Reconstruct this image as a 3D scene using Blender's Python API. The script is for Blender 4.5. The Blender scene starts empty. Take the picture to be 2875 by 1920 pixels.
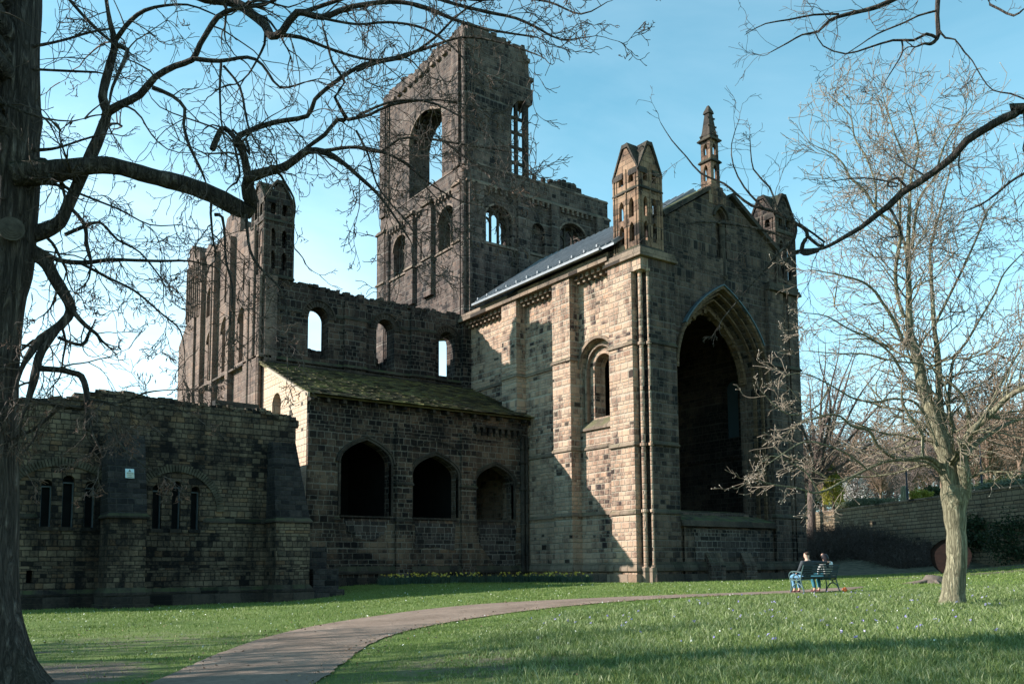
import bpy, bmesh, math, random
import numpy as np
from mathutils import Vector, Matrix
from mathutils.geometry import tessellate_polygon
R=math.radians
random.seed(7); rng=np.random.default_rng(7)
scene=bpy.context.scene; COL=scene.collection
# ------------------------------------------------------------------ camera, world, sun, exposure
F_PX=2508.93; CX=1437.5; CY=1342.21                      # focal length and principal point in pixels of a 2875 wide frame
yaw,pitch,roll=0.94895405,0.09817021,-0.00732605
cy_,sy_,cp_,sp_,cr_,sr_=math.cos(yaw),math.sin(yaw),math.cos(pitch),math.sin(pitch),math.cos(roll),math.sin(roll)
FW=np.array([-sy_*cp_,cy_*cp_,sp_]); _r=np.array([cy_,sy_,0.0]); _u=np.cross(_r,FW)
RT=cr_*_r+sr_*_u; UP=-sr_*_r+cr_*_u
cam=bpy.data.cameras.new('camera'); camo=bpy.data.objects.new('camera',cam); COL.objects.link(camo)
cam.sensor_fit='HORIZONTAL'; cam.sensor_width=36; cam.lens=F_PX/2875*36
cam.shift_y=(CY-960)/2875; cam.clip_end=6000; cam.clip_start=0.1
camo.matrix_world=Matrix(((RT[0],UP[0],-FW[0],0),(RT[1],UP[1],-FW[1],0),(RT[2],UP[2],-FW[2],0),(0,0,0,1)))
scene.camera=camo
def ray(u,v):
    d=FW+RT*(u-CX)/F_PX-UP*(v-CY)/F_PX
    return d
def pt(u,v,t):                                            # the point seen at (u,v) at horizontal distance t
    d=ray(u,v); return d*t/math.hypot(d[0],d[1])
SUN=Vector((8.9,13.3,-8.6)).normalized()
sl=bpy.data.lights.new('sun','SUN'); sl.energy=5.0; sl.angle=R(0.5); sl.color=(1.0,0.95,0.89)
so=bpy.data.objects.new('sun',sl); COL.objects.link(so); so.location=(0,0,60)
so.rotation_euler=SUN.to_track_quat('-Z','Y').to_euler()
w=bpy.data.worlds.new('World'); scene.world=w; w.use_nodes=True
nt=w.node_tree; nt.nodes.clear()
wo=nt.nodes.new('ShaderNodeOutputWorld'); bg=nt.nodes.new('ShaderNodeBackground'); sk=nt.nodes.new('ShaderNodeTexSky')
sk.sky_type='NISHITA'; sk.sun_disc=False
sk.sun_elevation=math.asin(-SUN.z); sk.sun_rotation=math.atan2(-SUN.x,-SUN.y)
sk.air_density=1.0; sk.dust_density=0.05; sk.ozone_density=2.0; sk.altitude=50
tc=nt.nodes.new('ShaderNodeTexCoord'); mp=nt.nodes.new('ShaderNodeMapping'); mp.inputs['Scale'].default_value=(1.2,1.2,3.6)
nz=nt.nodes.new('ShaderNodeTexNoise'); nz.inputs['Scale'].default_value=1.7; nz.inputs['Detail'].default_value=7; nz.inputs['Roughness'].default_value=0.55; nz.inputs['Distortion'].default_value=0.6
cr=nt.nodes.new('ShaderNodeValToRGB'); cr.color_ramp.elements[0].position=0.40; cr.color_ramp.elements[0].color=(0,0,0,1); cr.color_ramp.elements[1].position=0.78; cr.color_ramp.elements[1].color=(1,1,1,1)
# thin veil of cloud in the south-west quarter of the sky
dt=nt.nodes.new('ShaderNodeVectorMath'); dt.operation='DOT_PRODUCT'; dt.inputs[1].default_value=(-0.93,0.10,-0.30)
mr=nt.nodes.new('ShaderNodeMapRange'); mr.inputs['From Min'].default_value=0.45; mr.inputs['From Max'].default_value=1.0; mr.inputs['To Min'].default_value=0.22; mr.inputs['To Max'].default_value=1.0
ml=nt.nodes.new('ShaderNodeMath'); ml.operation='MULTIPLY'
ad=nt.nodes.new('ShaderNodeMath'); ad.operation='MULTIPLY_ADD'; ad.inputs[1].default_value=0.45; ad.use_clamp=True
mx=nt.nodes.new('ShaderNodeMix'); mx.data_type='RGBA'; mx.inputs[7].default_value=(9.0,10.2,11.0,1)
tint=nt.nodes.new('ShaderNodeMix'); tint.data_type='RGBA'; tint.blend_type='MULTIPLY'; tint.inputs[0].default_value=1; tint.inputs[7].default_value=(1.18,1.72,1.38,1)
L=nt.links.new
L(tc.outputs['Generated'],mp.inputs[0]); L(mp.outputs[0],nz.inputs[0]); L(nz.outputs[0],cr.inputs[0])
L(tc.outputs['Generated'],dt.inputs[0]); L(dt.outputs['Value'],mr.inputs[0])
L(cr.outputs[0],ml.inputs[0]); L(mr.outputs[0],ml.inputs[1])
mr2=nt.nodes.new('ShaderNodeMapRange'); mr2.inputs['From Min'].default_value=0.62; mr2.inputs['From Max'].default_value=1.0; mr2.inputs['To Min'].default_value=0; mr2.inputs['To Max'].default_value=0.42
L(dt.outputs['Value'],mr2.inputs[0]); L(ml.outputs[0],ad.inputs[0]); L(mr2.outputs[0],ad.inputs[2])
L(sk.outputs[0],tint.inputs[6]); L(tint.outputs[2],mx.inputs[6])
sx=nt.nodes.new('ShaderNodeSeparateXYZ'); L(tc.outputs['Generated'],sx.inputs[0]); mr3=nt.nodes.new('ShaderNodeMapRange'); mr3.inputs['From Min'].default_value=0.0; mr3.inputs['From Max'].default_value=0.42; mr3.inputs['To Min'].default_value=0.62; mr3.inputs['To Max'].default_value=0.0
L(sx.outputs[2],mr3.inputs[0]); hzm=nt.nodes.new('ShaderNodeMix'); hzm.data_type='RGBA'; hzm.inputs[7].default_value=(4.6,6.6,9.0,1); L(mr3.outputs[0],hzm.inputs[0]); L(tint.outputs[2],hzm.inputs[6]); L(hzm.outputs[2],mx.inputs[6]); L(ad.outputs[0],mx.inputs[0])
L(mx.outputs[2],bg.inputs[0]); bg.inputs[1].default_value=0.092; L(bg.outputs[0],wo.inputs[0])
scene.view_settings.view_transform='Standard'; scene.view_settings.look='None'; scene.view_settings.gamma=1; scene.view_settings.exposure=1.1
try: scene.view_settings.use_curve_mapping=False
except Exception: pass

# ------------------------------------------------------------------ helpers
def tag(o,label=None,cat=None,group=None,kind=None):
    if label: o['label']=label
    if cat: o['category']=cat
    if group: o['group']=group
    if kind: o['kind']=kind
    return o
def empty(name,loc=(0,0,0),label=None,cat=None,group=None,rz=0):
    o=bpy.data.objects.new(name,None); COL.objects.link(o); o.location=loc; o.rotation_euler=(0,0,rz); o.empty_display_size=0.3
    return tag(o,label,cat,group)
def link(name,me,mat,parent=None,smooth=False):
    o=bpy.data.objects.new(name,me); COL.objects.link(o)
    if mat is not None: me.materials.append(mat)
    if smooth: me.polygons.foreach_set('use_smooth',[True]*len(me.polygons))
    if parent is not None: o.parent=parent
    return o
def copy_tree(o,parent=None):
    c=o.copy(); COL.objects.link(c)
    if parent is not None: c.parent=parent
    for ch in list(o.children): copy_tree(ch,c)
    return c
class M:
    """collects polygons, builds one mesh"""
    def __init__(s): s.v=[]; s.f=[]; s.pr=[]
    def add(s,vs,fs):
        n=len(s.v); s.pr.append((n,n+len(vs),len(s.f),len(s.f)+len(fs))); s.v.extend([tuple(map(float,q)) for q in vs]); s.f.extend([tuple(i+n for i in q) for q in fs]); return s
    def box(s,x0,x1,y0,y1,z0,z1):
        return s.add([(x0,y0,z0),(x1,y0,z0),(x1,y1,z0),(x0,y1,z0),(x0,y0,z1),(x1,y0,z1),(x1,y1,z1),(x0,y1,z1)],
          [(3,2,1,0),(4,5,6,7),(0,1,5,4),(1,2,6,5),(2,3,7,6),(3,0,4,7)])
    def rbox(s,c,size,rot):
        hx,hy,hz=[q/2 for q in size]; m=Matrix.Rotation(rot[2],3,'Z')@Matrix.Rotation(rot[1],3,'Y')@Matrix.Rotation(rot[0],3,'X')
        vs=[m@Vector((a*hx,b*hy,d*hz))+Vector(c) for d in (-1,1) for a,b in ((-1,-1),(1,-1),(1,1),(-1,1))]
        return s.add(vs,[(3,2,1,0),(4,5,6,7),(0,1,5,4),(1,2,6,5),(2,3,7,6),(3,0,4,7)])
    def prism(s,pl,outer,holes,c0,c1):
        loops=[outer]+list(holes)
        flat=[p for l in loops for p in l]
        def P(a,z,c): return (c,a,z) if pl=='x' else ((a,c,z) if pl=='y' else (a,z,c))
        tris=tessellate_polygon([[Vector((a,z,0)) for a,z in l] for l in loops])
        n=len(flat); vs=[P(a,z,c0) for a,z in flat]+[P(a,z,c1) for a,z in flat]
        fs=[tuple(t) for t in tris]+[tuple(i+n for i in reversed(t)) for t in tris]
        k=0
        for l in loops:
            m=len(l)
            for i in range(m):
                j=(i+1)%m; fs.append((k+i,k+j,k+j+n,k+i+n))
            k+=m
        return s.add(vs,fs)
    def band(s,pl,path,wd,c0,c1):
        """a moulding that follows an open path in the wall plane, wd to its outside"""
        n=len(path); off=[]
        for i in range(n):
            a=path[max(i-1,0)]; b=path[min(i+1,n-1)]
            dx,dz=b[0]-a[0],b[1]-a[1]; l=math.hypot(dx,dz) or 1
            off.append((path[i][0]-dz/l*wd,path[i][1]+dx/l*wd))
        def P(a,z,c): return (c,a,z) if pl=='x' else (a,c,z)
        vs=[]
        for p,q in zip(path,off): vs+= [P(*p,c0),P(*q,c0),P(*q,c1),P(*p,c1)]
        fs=[]
        for i in range(n-1):
            k=4*i
            for j in range(4): fs.append((k+j,k+(j+1)%4,k+4+(j+1)%4,k+4+j))
        fs+=[(0,1,2,3),(4*n-1,4*n-2,4*n-3,4*n-4)]
        return s.add(vs,fs)
    def cyl(s,x,y,z0,z1,r,n=10,r1=None):
        r1=r if r1 is None else r1
        vs=[(x+r*math.cos(2*math.pi*i/n),y+r*math.sin(2*math.pi*i/n),z0) for i in range(n)]+[(x+r1*math.cos(2*math.pi*i/n),y+r1*math.sin(2*math.pi*i/n),z1) for i in range(n)]
        return s.add(vs,[tuple(reversed(range(n))),tuple(range(n,2*n))]+[(i,(i+1)%n,n+(i+1)%n,n+i) for i in range(n)])
    def build(s,name,mat,parent=None,smooth=False,fix=True):
        me=bpy.data.meshes.new(name); me.from_pydata(s.v,[],s.f); me.update()
        if fix:
            b=bmesh.new(); b.from_mesh(me); bmesh.ops.recalc_face_normals(b,faces=b.faces[:]); b.to_mesh(me); b.free()
        return link(name,me,mat,parent,smooth)
def clusters(m,gap):
    """groups the shapes of a mesh that stand apart, so that each becomes a part of its own"""
    V=np.array(m.v); B=[(V[a:b].min(0)-gap/2,V[a:b].max(0)+gap/2) for a,b,_,_ in m.pr]; n=len(B); par=list(range(n))
    def fd(i):
        while par[i]!=i: par[i]=par[par[i]]; i=par[i]
        return i
    lo=np.array([b[0] for b in B]); hi=np.array([b[1] for b in B])
    for i in range(n):
        t=np.all((lo<=hi[i])&(hi>=lo[i]),axis=1)
        for j in np.nonzero(t)[0]:
            a,b=fd(i),fd(int(j))
            if a!=b: par[b]=a
    g={}
    for i in range(n): g.setdefault(fd(i),[]).append(i)
    out=[]
    for k in g.values():
        q=M()
        for i in k:
            a,b,c,d=m.pr[i]; q.add(m.v[a:b],[tuple(x-a for x in f) for f in m.f[c:d]])
        out.append(q)
    return sorted(out,key=lambda q:-len(q.v))
def arcpts(a0,a1,zs,za,thm=55,n=9):
    """left spring to right spring over the apex"""
    w=(a1-a0)/2; c=(a0+a1)/2; h=za-zs; t=R(thm)
    if thm>=89: return [(c-w*math.cos(math.pi*i/(2*n)),zs+h*math.sin(math.pi*i/(2*n))) for i in range(2*n+1)]
    half=[((math.cos(t*i/n)-math.cos(t))/(1-math.cos(t))*w,h*math.sin(t*i/n)/math.sin(t)) for i in range(n+1)]
    return [(c-x,zs+z) for x,z in half]+[(c+x,zs+z) for x,z in reversed(half[:-1])]
def opening(a0,a1,z0,zs,za,thm=55,n=9):
    return [(a0,z0)]+arcpts(a0,a1,zs,za,thm,n)+[(a1,z0)]
def ragged(nodes,step=0.34,amp=0.16):
    """a broken masonry top line through the nodes (a,z), in short steps"""
    out=[]; 
    for (a0,z0),(a1,z1) in zip(nodes[:-1],nodes[1:]):
        L_=abs(a1-a0); n=max(1,int(L_/step)); 
        for i in range(n):
            t0=i/n; t1=(i+1)/n; z=z0+(z1-z0)*(t0+t1)/2+random.uniform(-amp,amp)
            e=random.uniform(0,0.03)
            out+=[(a0+(a1-a0)*t0+(e if a1>a0 else -e),z),(a0+(a1-a0)*(t1-0.02),z+random.uniform(-.05,.05))]
    return out
def stones(m,pl,nodes,c0,c1,n,s=(0.18,0.5),rise=0.12):
    """loose stones bedded on a broken wall top"""
    for _ in range(n):
        k=random.random()*(len(nodes)-1); i=int(k); f=k-i
        a=nodes[i][0]+(nodes[i+1][0]-nodes[i][0])*f; z=nodes[i][1]+(nodes[i+1][1]-nodes[i][1])*f+random.uniform(-0.05,rise)
        c=random.uniform(min(c0,c1),max(c0,c1)); sz=(random.uniform(*s),random.uniform(*s),random.uniform(.12,.3))
        p=(c,a,z) if pl=='x' else (a,c,z)
        m.rbox(p,sz,(random.uniform(-.2,.2),random.uniform(-.2,.2),random.uniform(-.5,.5)))

# ------------------------------------------------------------------ materials
def newmat(name,rough=0.9,col=(0.5,0.5,0.5)):
    m=bpy.data.materials.new(name); m.use_nodes=True; b=m.node_tree.nodes['Principled BSDF']
    b.inputs['Roughness'].default_value=rough; b.inputs['Base Color'].default_value=(*col,1)
    if 'Specular IOR Level' in b.inputs: b.inputs['Specular IOR Level'].default_value=0.25
    return m
class G:
    """tiny node graph writer"""
    def __init__(s,m): s.m=m; s.t=m.node_tree; s.b=s.t.nodes['Principled BSDF']
    def n(s,ty,**k):
        o=s.t.nodes.new(ty)
        for a,b in k.items(): setattr(o,a,b)
        return o
    def put(s,sock,val):
        if hasattr(val,'is_linked') or isinstance(val,bpy.types.NodeSocket): s.t.links.new(val,sock)
        else: sock.default_value=val
    def ma(s,op,a,b=0.0,c=0.0,clamp=False):
        o=s.n('ShaderNodeMath',operation=op); o.use_clamp=clamp; s.put(o.inputs[0],a); s.put(o.inputs[1],b)
        if op in('MULTIPLY_ADD','COMPARE','SMOOTH_MIN'): s.put(o.inputs[2],c)
        return o.outputs[0]
    def mix(s,f,a,b,mode='MIX'):
        o=s.n('ShaderNodeMix',data_type='RGBA',blend_type=mode); s.put(o.inputs[0],f)
        s.put(o.inputs[6],a if not isinstance(a,tuple) or len(a)==4 else (*a,1)); s.put(o.inputs[7],b if not isinstance(b,tuple) or len(b)==4 else (*b,1)); return o.outputs[2]
    def rng(s,v,a,b,c=0.0,d=1.0,sm=False):
        o=s.n('ShaderNodeMapRange'); o.clamp=True
        if sm: o.interpolation_type='SMOOTHSTEP'
        s.put(o.inputs[0],v)
        for i,x in enumerate((a,b,c,d)): s.put(o.inputs[i+1],x)
        return o.outputs[0]
    def noise(s,vec,scale,detail=3,rough=0.5,dim='3D',dist=0.0):
        o=s.n('ShaderNodeTexNoise',noise_dimensions=dim)
        if dim=='1D': s.put(o.inputs['W'],vec)
        else: s.put(o.inputs['Vector'],vec)
        o.inputs['Scale'].default_value=scale; o.inputs['Detail'].default_value=detail; o.inputs['Roughness'].default_value=rough; o.inputs['Distortion'].default_value=dist
        return o.outputs[0]
    def comb(s,x,y,z):
        o=s.n('ShaderNodeCombineXYZ'); s.put(o.inputs[0],x); s.put(o.inputs[1],y); s.put(o.inputs[2],z); return o.outputs[0]
    def ramp(s,v,els):
        o=s.n('ShaderNodeValToRGB'); r=o.color_ramp
        while len(r.elements)<len(els): r.elements.new(0.5)
        for e,(p,c) in zip(r.elements,els): e.position=p; e.color=(*c,1)
        s.put(o.inputs[0],v); return o.outputs[0]
    def bump(s,h,dist,strength=1.0,normal=None):
        o=s.n('ShaderNodeBump'); o.inputs['Distance'].default_value=dist; o.inputs['Strength'].default_value=strength; s.put(o.inputs['Height'],h)
        if normal is not None: s.put(o.inputs['Normal'],normal)
        s.t.links.new(o.outputs[0],s.b.inputs['Normal']); return o.outputs[0]
    def col(s,c): s.put(s.b.inputs['Base Color'],c)
def stone(name,light=(0.40,0.31,0.22),mid=(0.20,0.15,0.115),dark=(0.028,0.025,0.025),soot_shade=0.45,cell=(0.40,0.25),mortar=(0.30,0.26,0.22),mw=0.024,pb=0.75,big=0.9,streak=0.5,orange=0.25,moss=0.5,bd=0.03,mvis=0.8):  # darkness level mixes sooty tone with shade painted into the east-facing stones
    m=newmat(name,0.92); g=G(m)
    geo=g.n('ShaderNodeNewGeometry'); pos=geo.outputs['Position']
    sp=g.n('ShaderNodeSeparateXYZ'); g.put(sp.inputs[0],pos); sn=g.n('ShaderNodeSeparateXYZ'); g.put(sn.inputs[0],geo.outputs['True Normal'])
    X,Y,Z=sp.outputs; nx=g.ma('ABSOLUTE',sn.outputs[0]); ny=g.ma('ABSOLUTE',sn.outputs[1]); nzv=sn.outputs[2]
    isx=g.ma('GREATER_THAN',nx,ny)
    wob=g.noise(pos,2.3,2); wob2=g.noise(pos,5.1,1)
    u0=g.ma('ADD',g.ma('MULTIPLY',Y,isx),g.ma('MULTIPLY',X,g.ma('SUBTRACT',1.0,isx)))
    flat=g.ma('GREATER_THAN',g.ma('ABSOLUTE',nzv),0.9)
    v0=g.ma('ADD',g.ma('MULTIPLY',Z,g.ma('SUBTRACT',1.0,flat)),g.ma('MULTIPLY',Y,flat))
    u=g.ma('MULTIPLY_ADD',wob,0.07,u0)
    v1=g.ma('MULTIPLY_ADD',wob2,0.035,v0)
    v=g.ma('MULTIPLY_ADD',g.noise(v0,0.8,2,dim='1D'),0.95,v1)
    q=g.ma('DIVIDE',v,cell[1]); row=g.ma('FLOOR',q); fr=g.ma('FRACT',q)
    dh=g.ma('MULTIPLY',g.ma('MINIMUM',fr,g.ma('SUBTRACT',1.0,fr)),cell[1])
    hr=g.ma('FRACT',g.ma('MULTIPLY',g.ma('SINE',g.ma('MULTIPLY',row,12.9898)),4375.85)); cw=g.ma('MULTIPLY_ADD',hr,cell[0]*0.75,cell[0]*0.68)
    W=g.ma('ADD',g.ma('DIVIDE',u,cw),g.ma('MULTIPLY',row,17.37))
    vo=g.n('ShaderNodeTexVoronoi',voronoi_dimensions='1D'); vo.inputs['Randomness'].default_value=0.62; vo.inputs['Scale'].default_value=1; g.put(vo.inputs['W'],W)
    ve=g.n('ShaderNodeTexVoronoi',voronoi_dimensions='1D',feature='DISTANCE_TO_EDGE'); ve.inputs['Randomness'].default_value=0.62; ve.inputs['Scale'].default_value=1; g.put(ve.inputs['W'],W)
    dv=g.ma('MULTIPLY',ve.outputs[0],cw)
    jd=g.ma('MINIMUM',dh,dv); jn=g.ma('MULTIPLY_ADD',g.noise(pos,9.0,2),0.03,g.ma('SUBTRACT',jd,0.015))
    joint=g.rng(jn,mw*0.35,mw*1.35,1.0,0.0,True)
    sc=g.n('ShaderNodeSeparateColor'); g.put(sc.inputs[0],vo.outputs['Color']); r1,r2,r3=sc.outputs
    nb=g.noise(pos,0.32,4,0.6); st=g.noise(g.comb(g.ma('MULTIPLY',u0,1.6),0.0,g.ma('MULTIPLY',Z,0.16)),1.0,4,0.6,dist=0.3); nf=g.noise(pos,8.5,6,0.72)
    d=g.ma('ADD',soot_shade,g.ma('MULTIPLY',g.ma('SUBTRACT',nb,0.5),big*1.6))
    d=g.ma('ADD',d,g.ma('MULTIPLY',g.ma('SUBTRACT',st,0.5),streak*1.4))
    pbv=g.rng(g.noise(pos,0.45,3,0.6),0.36,0.62,pb*0.35,pb*1.35); d=g.ma('ADD',d,g.ma('MULTIPLY',g.ma('SUBTRACT',r1,0.5),pbv))
    d=g.ma('ADD',d,g.ma('MULTIPLY',g.ma('SUBTRACT',nf,0.5),0.85),clamp=True)
    c=g.ramp(d,[(0.0,light),(0.28,tuple(a*.6+b*.4 for a,b in zip(light,mid))),(0.52,mid),(0.82,dark),(1.0,tuple(a*.6 for a in dark))])
    c=g.mix(g.ma('MULTIPLY',g.ma('GREATER_THAN',r3,0.982),0.85),c,(0.006,0.005,0.005,1))
    warm=g.ma('MULTIPLY',g.rng(r2,0.72,1.0),orange); c=g.mix(warm,c,g.mix(1.0,c,(1.25,0.86,0.58,1),'MULTIPLY'))
    cool=g.ma('MULTIPLY',g.rng(r3,0.8,1.0),0.4); c=g.mix(1.0,c,(1.10,0.98,0.98,1),'MULTIPLY'); c=g.mix(cool,c,g.mix(1.0,c,(0.86,0.98,1.04,1),'MULTIPLY'))
    mc=g.mix(g.rng(d,0.35,1.0),mortar,tuple(x*0.62 for x in mortar))
    c=g.mix(g.ma('MULTIPLY',joint,g.ma('MULTIPLY',mvis,g.rng(g.noise(pos,0.8,3),0.32,0.5,0.35,1.0))),c,mc)
    up=g.rng(nzv,0.35,0.9); mo=g.ma('MULTIPLY',up,g.ma('MULTIPLY',moss,g.rng(g.noise(pos,1.6,4),0.35,0.6)))
    c=g.mix(mo,c,(0.075,0.085,0.03,1))
    al=g.ma('MULTIPLY',g.rng(st,0.56,0.75),g.ma('MULTIPLY',moss,0.22)); c=g.mix(al,c,g.mix(1.0,c,(0.80,0.92,0.62,1),'MULTIPLY'))
    g.col(c)
    h=g.ma('ADD',g.ma('MULTIPLY',joint,-1.0),g.ma('MULTIPLY',nf,0.55)); h=g.ma('ADD',h,g.ma('MULTIPLY',r3,0.5))
    g.bump(h,bd*1.4,1.0)
    return m
S_PRES=stone('sandstone_pale_mixed',light=(0.3931,0.2991,0.2093),mid=(0.2136,0.1538,0.1111),dark=(0.0299,0.0230,0.0230),soot_shade=0.37,pb=0.56,big=0.75,streak=.85,mortar=(0.3589,0.2991,0.2307),moss=0.6,mw=0.03)
S_EAST=stone('sandstone_grey_front_shaded',light=(0.1173,0.0897,0.0677),mid=(0.0483,0.0366,0.0297),dark=(0.0090,0.0083,0.0083),soot_shade=0.51,pb=0.5,big=0.7,streak=1.05,mortar=(0.1173,0.0966,0.0793),moss=0.7,mw=0.028)  # sooty stone with east-front shade painted into its darker colour
S_TRAN=stone('sandstone_black_transept_shaded',light=(0.0938,0.0704,0.0527),mid=(0.0363,0.0270,0.0223),dark=(0.0070,0.0062,0.0062),soot_shade=0.56,pb=0.6,big=0.9,streak=0.85,mortar=(0.1524,0.1289,0.1054),cell=(0.40,0.25),mw=0.028)  # blackened stone, darkened further to carry the east wall's shade
S_TOWR=stone('sandstone_tower',light=(0.1333,0.1052,0.0855),mid=(0.0617,0.0478,0.0400),dark=(0.0119,0.0103,0.0105),soot_shade=0.51,pb=0.5,big=0.6,streak=0.95,mortar=(0.1754,0.1472,0.1263),cell=(0.42,0.26))
S_SGAB=stone('sandstone_grey_streaked',light=(0.1910,0.1472,0.1153),mid=(0.0994,0.0755,0.0621),dark=(0.0224,0.0183,0.0183),soot_shade=0.40,pb=0.28,big=0.5,streak=0.9,mortar=(0.2068,0.1671,0.1352),mvis=0.35,bd=0.02)
S_CHAP=stone('sandstone_brown_chapel',light=(0.1449,0.1069,0.0724),mid=(0.0586,0.0428,0.0310),dark=(0.0076,0.0066,0.0066),soot_shade=0.57,pb=0.42,big=1.5,streak=0.75,mortar=(0.2069,0.1725,0.1379),cell=(0.42,0.26),orange=0.4,mw=0.028)  # brown sooty stone, with shade of the chapel front put into the tone
S_CLEAN=stone('sandstone_clean_cream',light=(0.4712,0.3800,0.2736),mid=(0.3800,0.2964,0.2128),dark=(0.1520,0.1140,0.0836),soot_shade=0.08,pb=0.15,big=0.2,streak=0.15,mortar=(0.3800,0.3192,0.2508),moss=0.1,cell=(0.42,0.27),bd=0.03)
S_RANG=stone('sandstone_rubble_range',light=(0.1765,0.1432,0.0954),mid=(0.0782,0.0630,0.0440),dark=(0.0086,0.0079,0.0079),soot_shade=0.51,pb=0.38,big=0.9,streak=0.65,mortar=(0.0230,0.0197,0.0171),cell=(0.33,0.19),orange=0.55,mw=0.016,bd=0.045)  # dark tones also carry painted shade of the range's east face
S_DARK=stone('sandstone_black_buttress',light=(0.0714,0.0643,0.0547),mid=(0.0333,0.0309,0.0298),dark=(0.0107,0.0107,0.0119),soot_shade=0.62,pb=0.4,big=0.4,streak=0.4,mortar=(0.0595,0.0536,0.0476),cell=(0.42,0.22))
S_TURR=stone('sandstone_orange_turret',light=(0.2609,0.1856,0.1205),mid=(0.1506,0.1004,0.0653),dark=(0.0251,0.0180,0.0151),soot_shade=0.5,pb=0.5,big=1.3,streak=0.8,mortar=(0.1806,0.1405,0.1004),mvis=0.6,cell=(0.6,0.4),bd=0.02)
S_TRIM=stone('sandstone_trim_weathered',light=(0.2250,0.1856,0.1350),mid=(0.1125,0.0928,0.0703),dark=(0.0281,0.0253,0.0214),soot_shade=0.36,pb=0.35,big=0.7,streak=0.4,mortar=(0.0675,0.0562,0.0450),mvis=0.5,cell=(0.9,0.6),moss=0.9,bd=0.02)
S_TRMD=stone('sandstone_trim_sooty_shaded',light=(0.0806,0.0682,0.0527),mid=(0.0341,0.0304,0.0248),dark=(0.0081,0.0077,0.0074),soot_shade=0.50,pb=0.35,big=0.7,streak=0.4,mortar=(0.0372,0.0310,0.0248),mvis=0.5,cell=(0.9,0.6),moss=0.9,bd=0.02)  # sooty trim, darkened also to stand for shade on the east faces
S_ARCH=stone('sandstone_brown_arch',light=(0.1500,0.1087,0.0675),mid=(0.0750,0.0525,0.0315),dark=(0.0150,0.0120,0.0090),soot_shade=0.42,pb=0.3,big=0.8,streak=0.5,mortar=(0.0525,0.0413,0.0300),mvis=0.5,moss=0.4)
S_TRIT=stone('sandstone_trim_tower',light=(0.20,0.16,0.125),mid=(0.105,0.085,0.068),dark=(0.022,0.019,0.018),soot_shade=0.45,pb=0.35,big=0.7,streak=0.4,mortar=(0.06,0.05,0.04),mvis=0.4,cell=(0.9,0.6),moss=0.6,bd=0.02)
S_BLK=stone('sandstone_black_light_mortar',light=(0.10,0.085,0.07),mid=(0.035,0.03,0.027),dark=(0.008,0.008,0.008),soot_shade=0.55,pb=0.5,big=0.3,streak=0.2,mortar=(0.20,0.17,0.145),mw=0.024,mvis=1.0,cell=(0.36,0.25),moss=0.1)
S_WALL=stone('sandstone_boundary_wall',light=(0.1980,0.1683,0.1089),mid=(0.1238,0.1015,0.0644),dark=(0.0248,0.0223,0.0174),soot_shade=0.33,pb=0.4,big=0.5,streak=0.3,mortar=(0.0346,0.0297,0.0223),cell=(0.6,0.25),bd=0.05,mvis=0.9)
def simple(name,cols,scale=6,rough=0.8,bd=0.0,detail=4,metal=0.0,dist=0.0,stretch=(1,1,1),obj=False):
    m=newmat(name,rough); g=G(m)
    if obj: tcn=g.n('ShaderNodeTexCoord'); pos=tcn.outputs['Object']
    else: pos=g.n('ShaderNodeNewGeometry').outputs['Position']
    if stretch!=(1,1,1):
        mp=g.n('ShaderNodeMapping'); mp.inputs['Scale'].default_value=stretch; g.put(mp.inputs[0],pos); pos=mp.outputs[0]
    n=g.noise(pos,scale,detail,0.6,dist=dist); k=len(cols)
    g.col(g.ramp(n,[(0.3+0.4*i/(max(1,k-1)),c) for i,c in enumerate(cols)])); g.b.inputs['Metallic'].default_value=metal
    if bd: g.bump(n,bd)
    return m
def bark(name,c0,c1,c2,moss=0.5,vs=6.0,bd=0.03,mosscol=(0.09,0.10,0.02)):
    m=newmat(name,0.95); g=G(m); geo=g.n('ShaderNodeNewGeometry'); pos=geo.outputs['Position']
    mp=g.n('ShaderNodeMapping'); mp.inputs['Scale'].default_value=(1,1,0.13); g.put(mp.inputs[0],pos)
    wv=g.noise(mp.outputs[0],vs*3.2,6,0.68,dist=0.5); n2=g.noise(pos,1.3,4)
    vo=g.n('ShaderNodeTexVoronoi',feature='DISTANCE_TO_EDGE'); g.put(vo.inputs[0],mp.outputs[0]); vo.inputs['Scale'].default_value=vs*3.4
    rid=g.rng(vo.outputs[0],0.0,0.25)
    rg=g.ma('MULTIPLY',g.ma('ABSOLUTE',g.ma('SUBTRACT',g.noise(mp.outputs[0],vs*1.9,4,0.6,dist=1.0),0.5)),4.5,clamp=True); k=g.ma('ADD',g.ma('MULTIPLY',wv,0.55),g.ma('MULTIPLY',rg,0.42))
    c=g.ramp(k,[(0.25,c0),(0.5,c1),(0.75,c2)])
    sn=g.n('ShaderNodeSeparateXYZ'); g.put(sn.inputs[0],geo.outputs['Normal'])
    mo=g.ma('MULTIPLY',g.rng(g.ma('ADD',sn.outputs[2],g.ma('MULTIPLY',g.ma('SUBTRACT',n2,0.5),1.0)),0.25,0.85),moss)
    g.col(g.mix(mo,c,(*mosscol,1))); g.bump(g.ma('ADD',g.ma('MULTIPLY',rg,1.1),wv),bd); return m
BARK=bark('bark_sycamore',(0.035,0.027,0.023),(0.12,0.095,0.08),(0.30,0.245,0.205),0.5,4.5,0.09,(0.05,0.052,0.014))
BARK_T=simple('bark_twig_brown',[(0.06,0.044,0.037),(0.14,0.105,0.085)],8,0.9)
BARK_R=bark('bark_pale_green',(0.10,0.088,0.055),(0.27,0.24,0.155),(0.45,0.41,0.29),0.25,6.0,0.03,(0.07,0.08,0.03))
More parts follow.
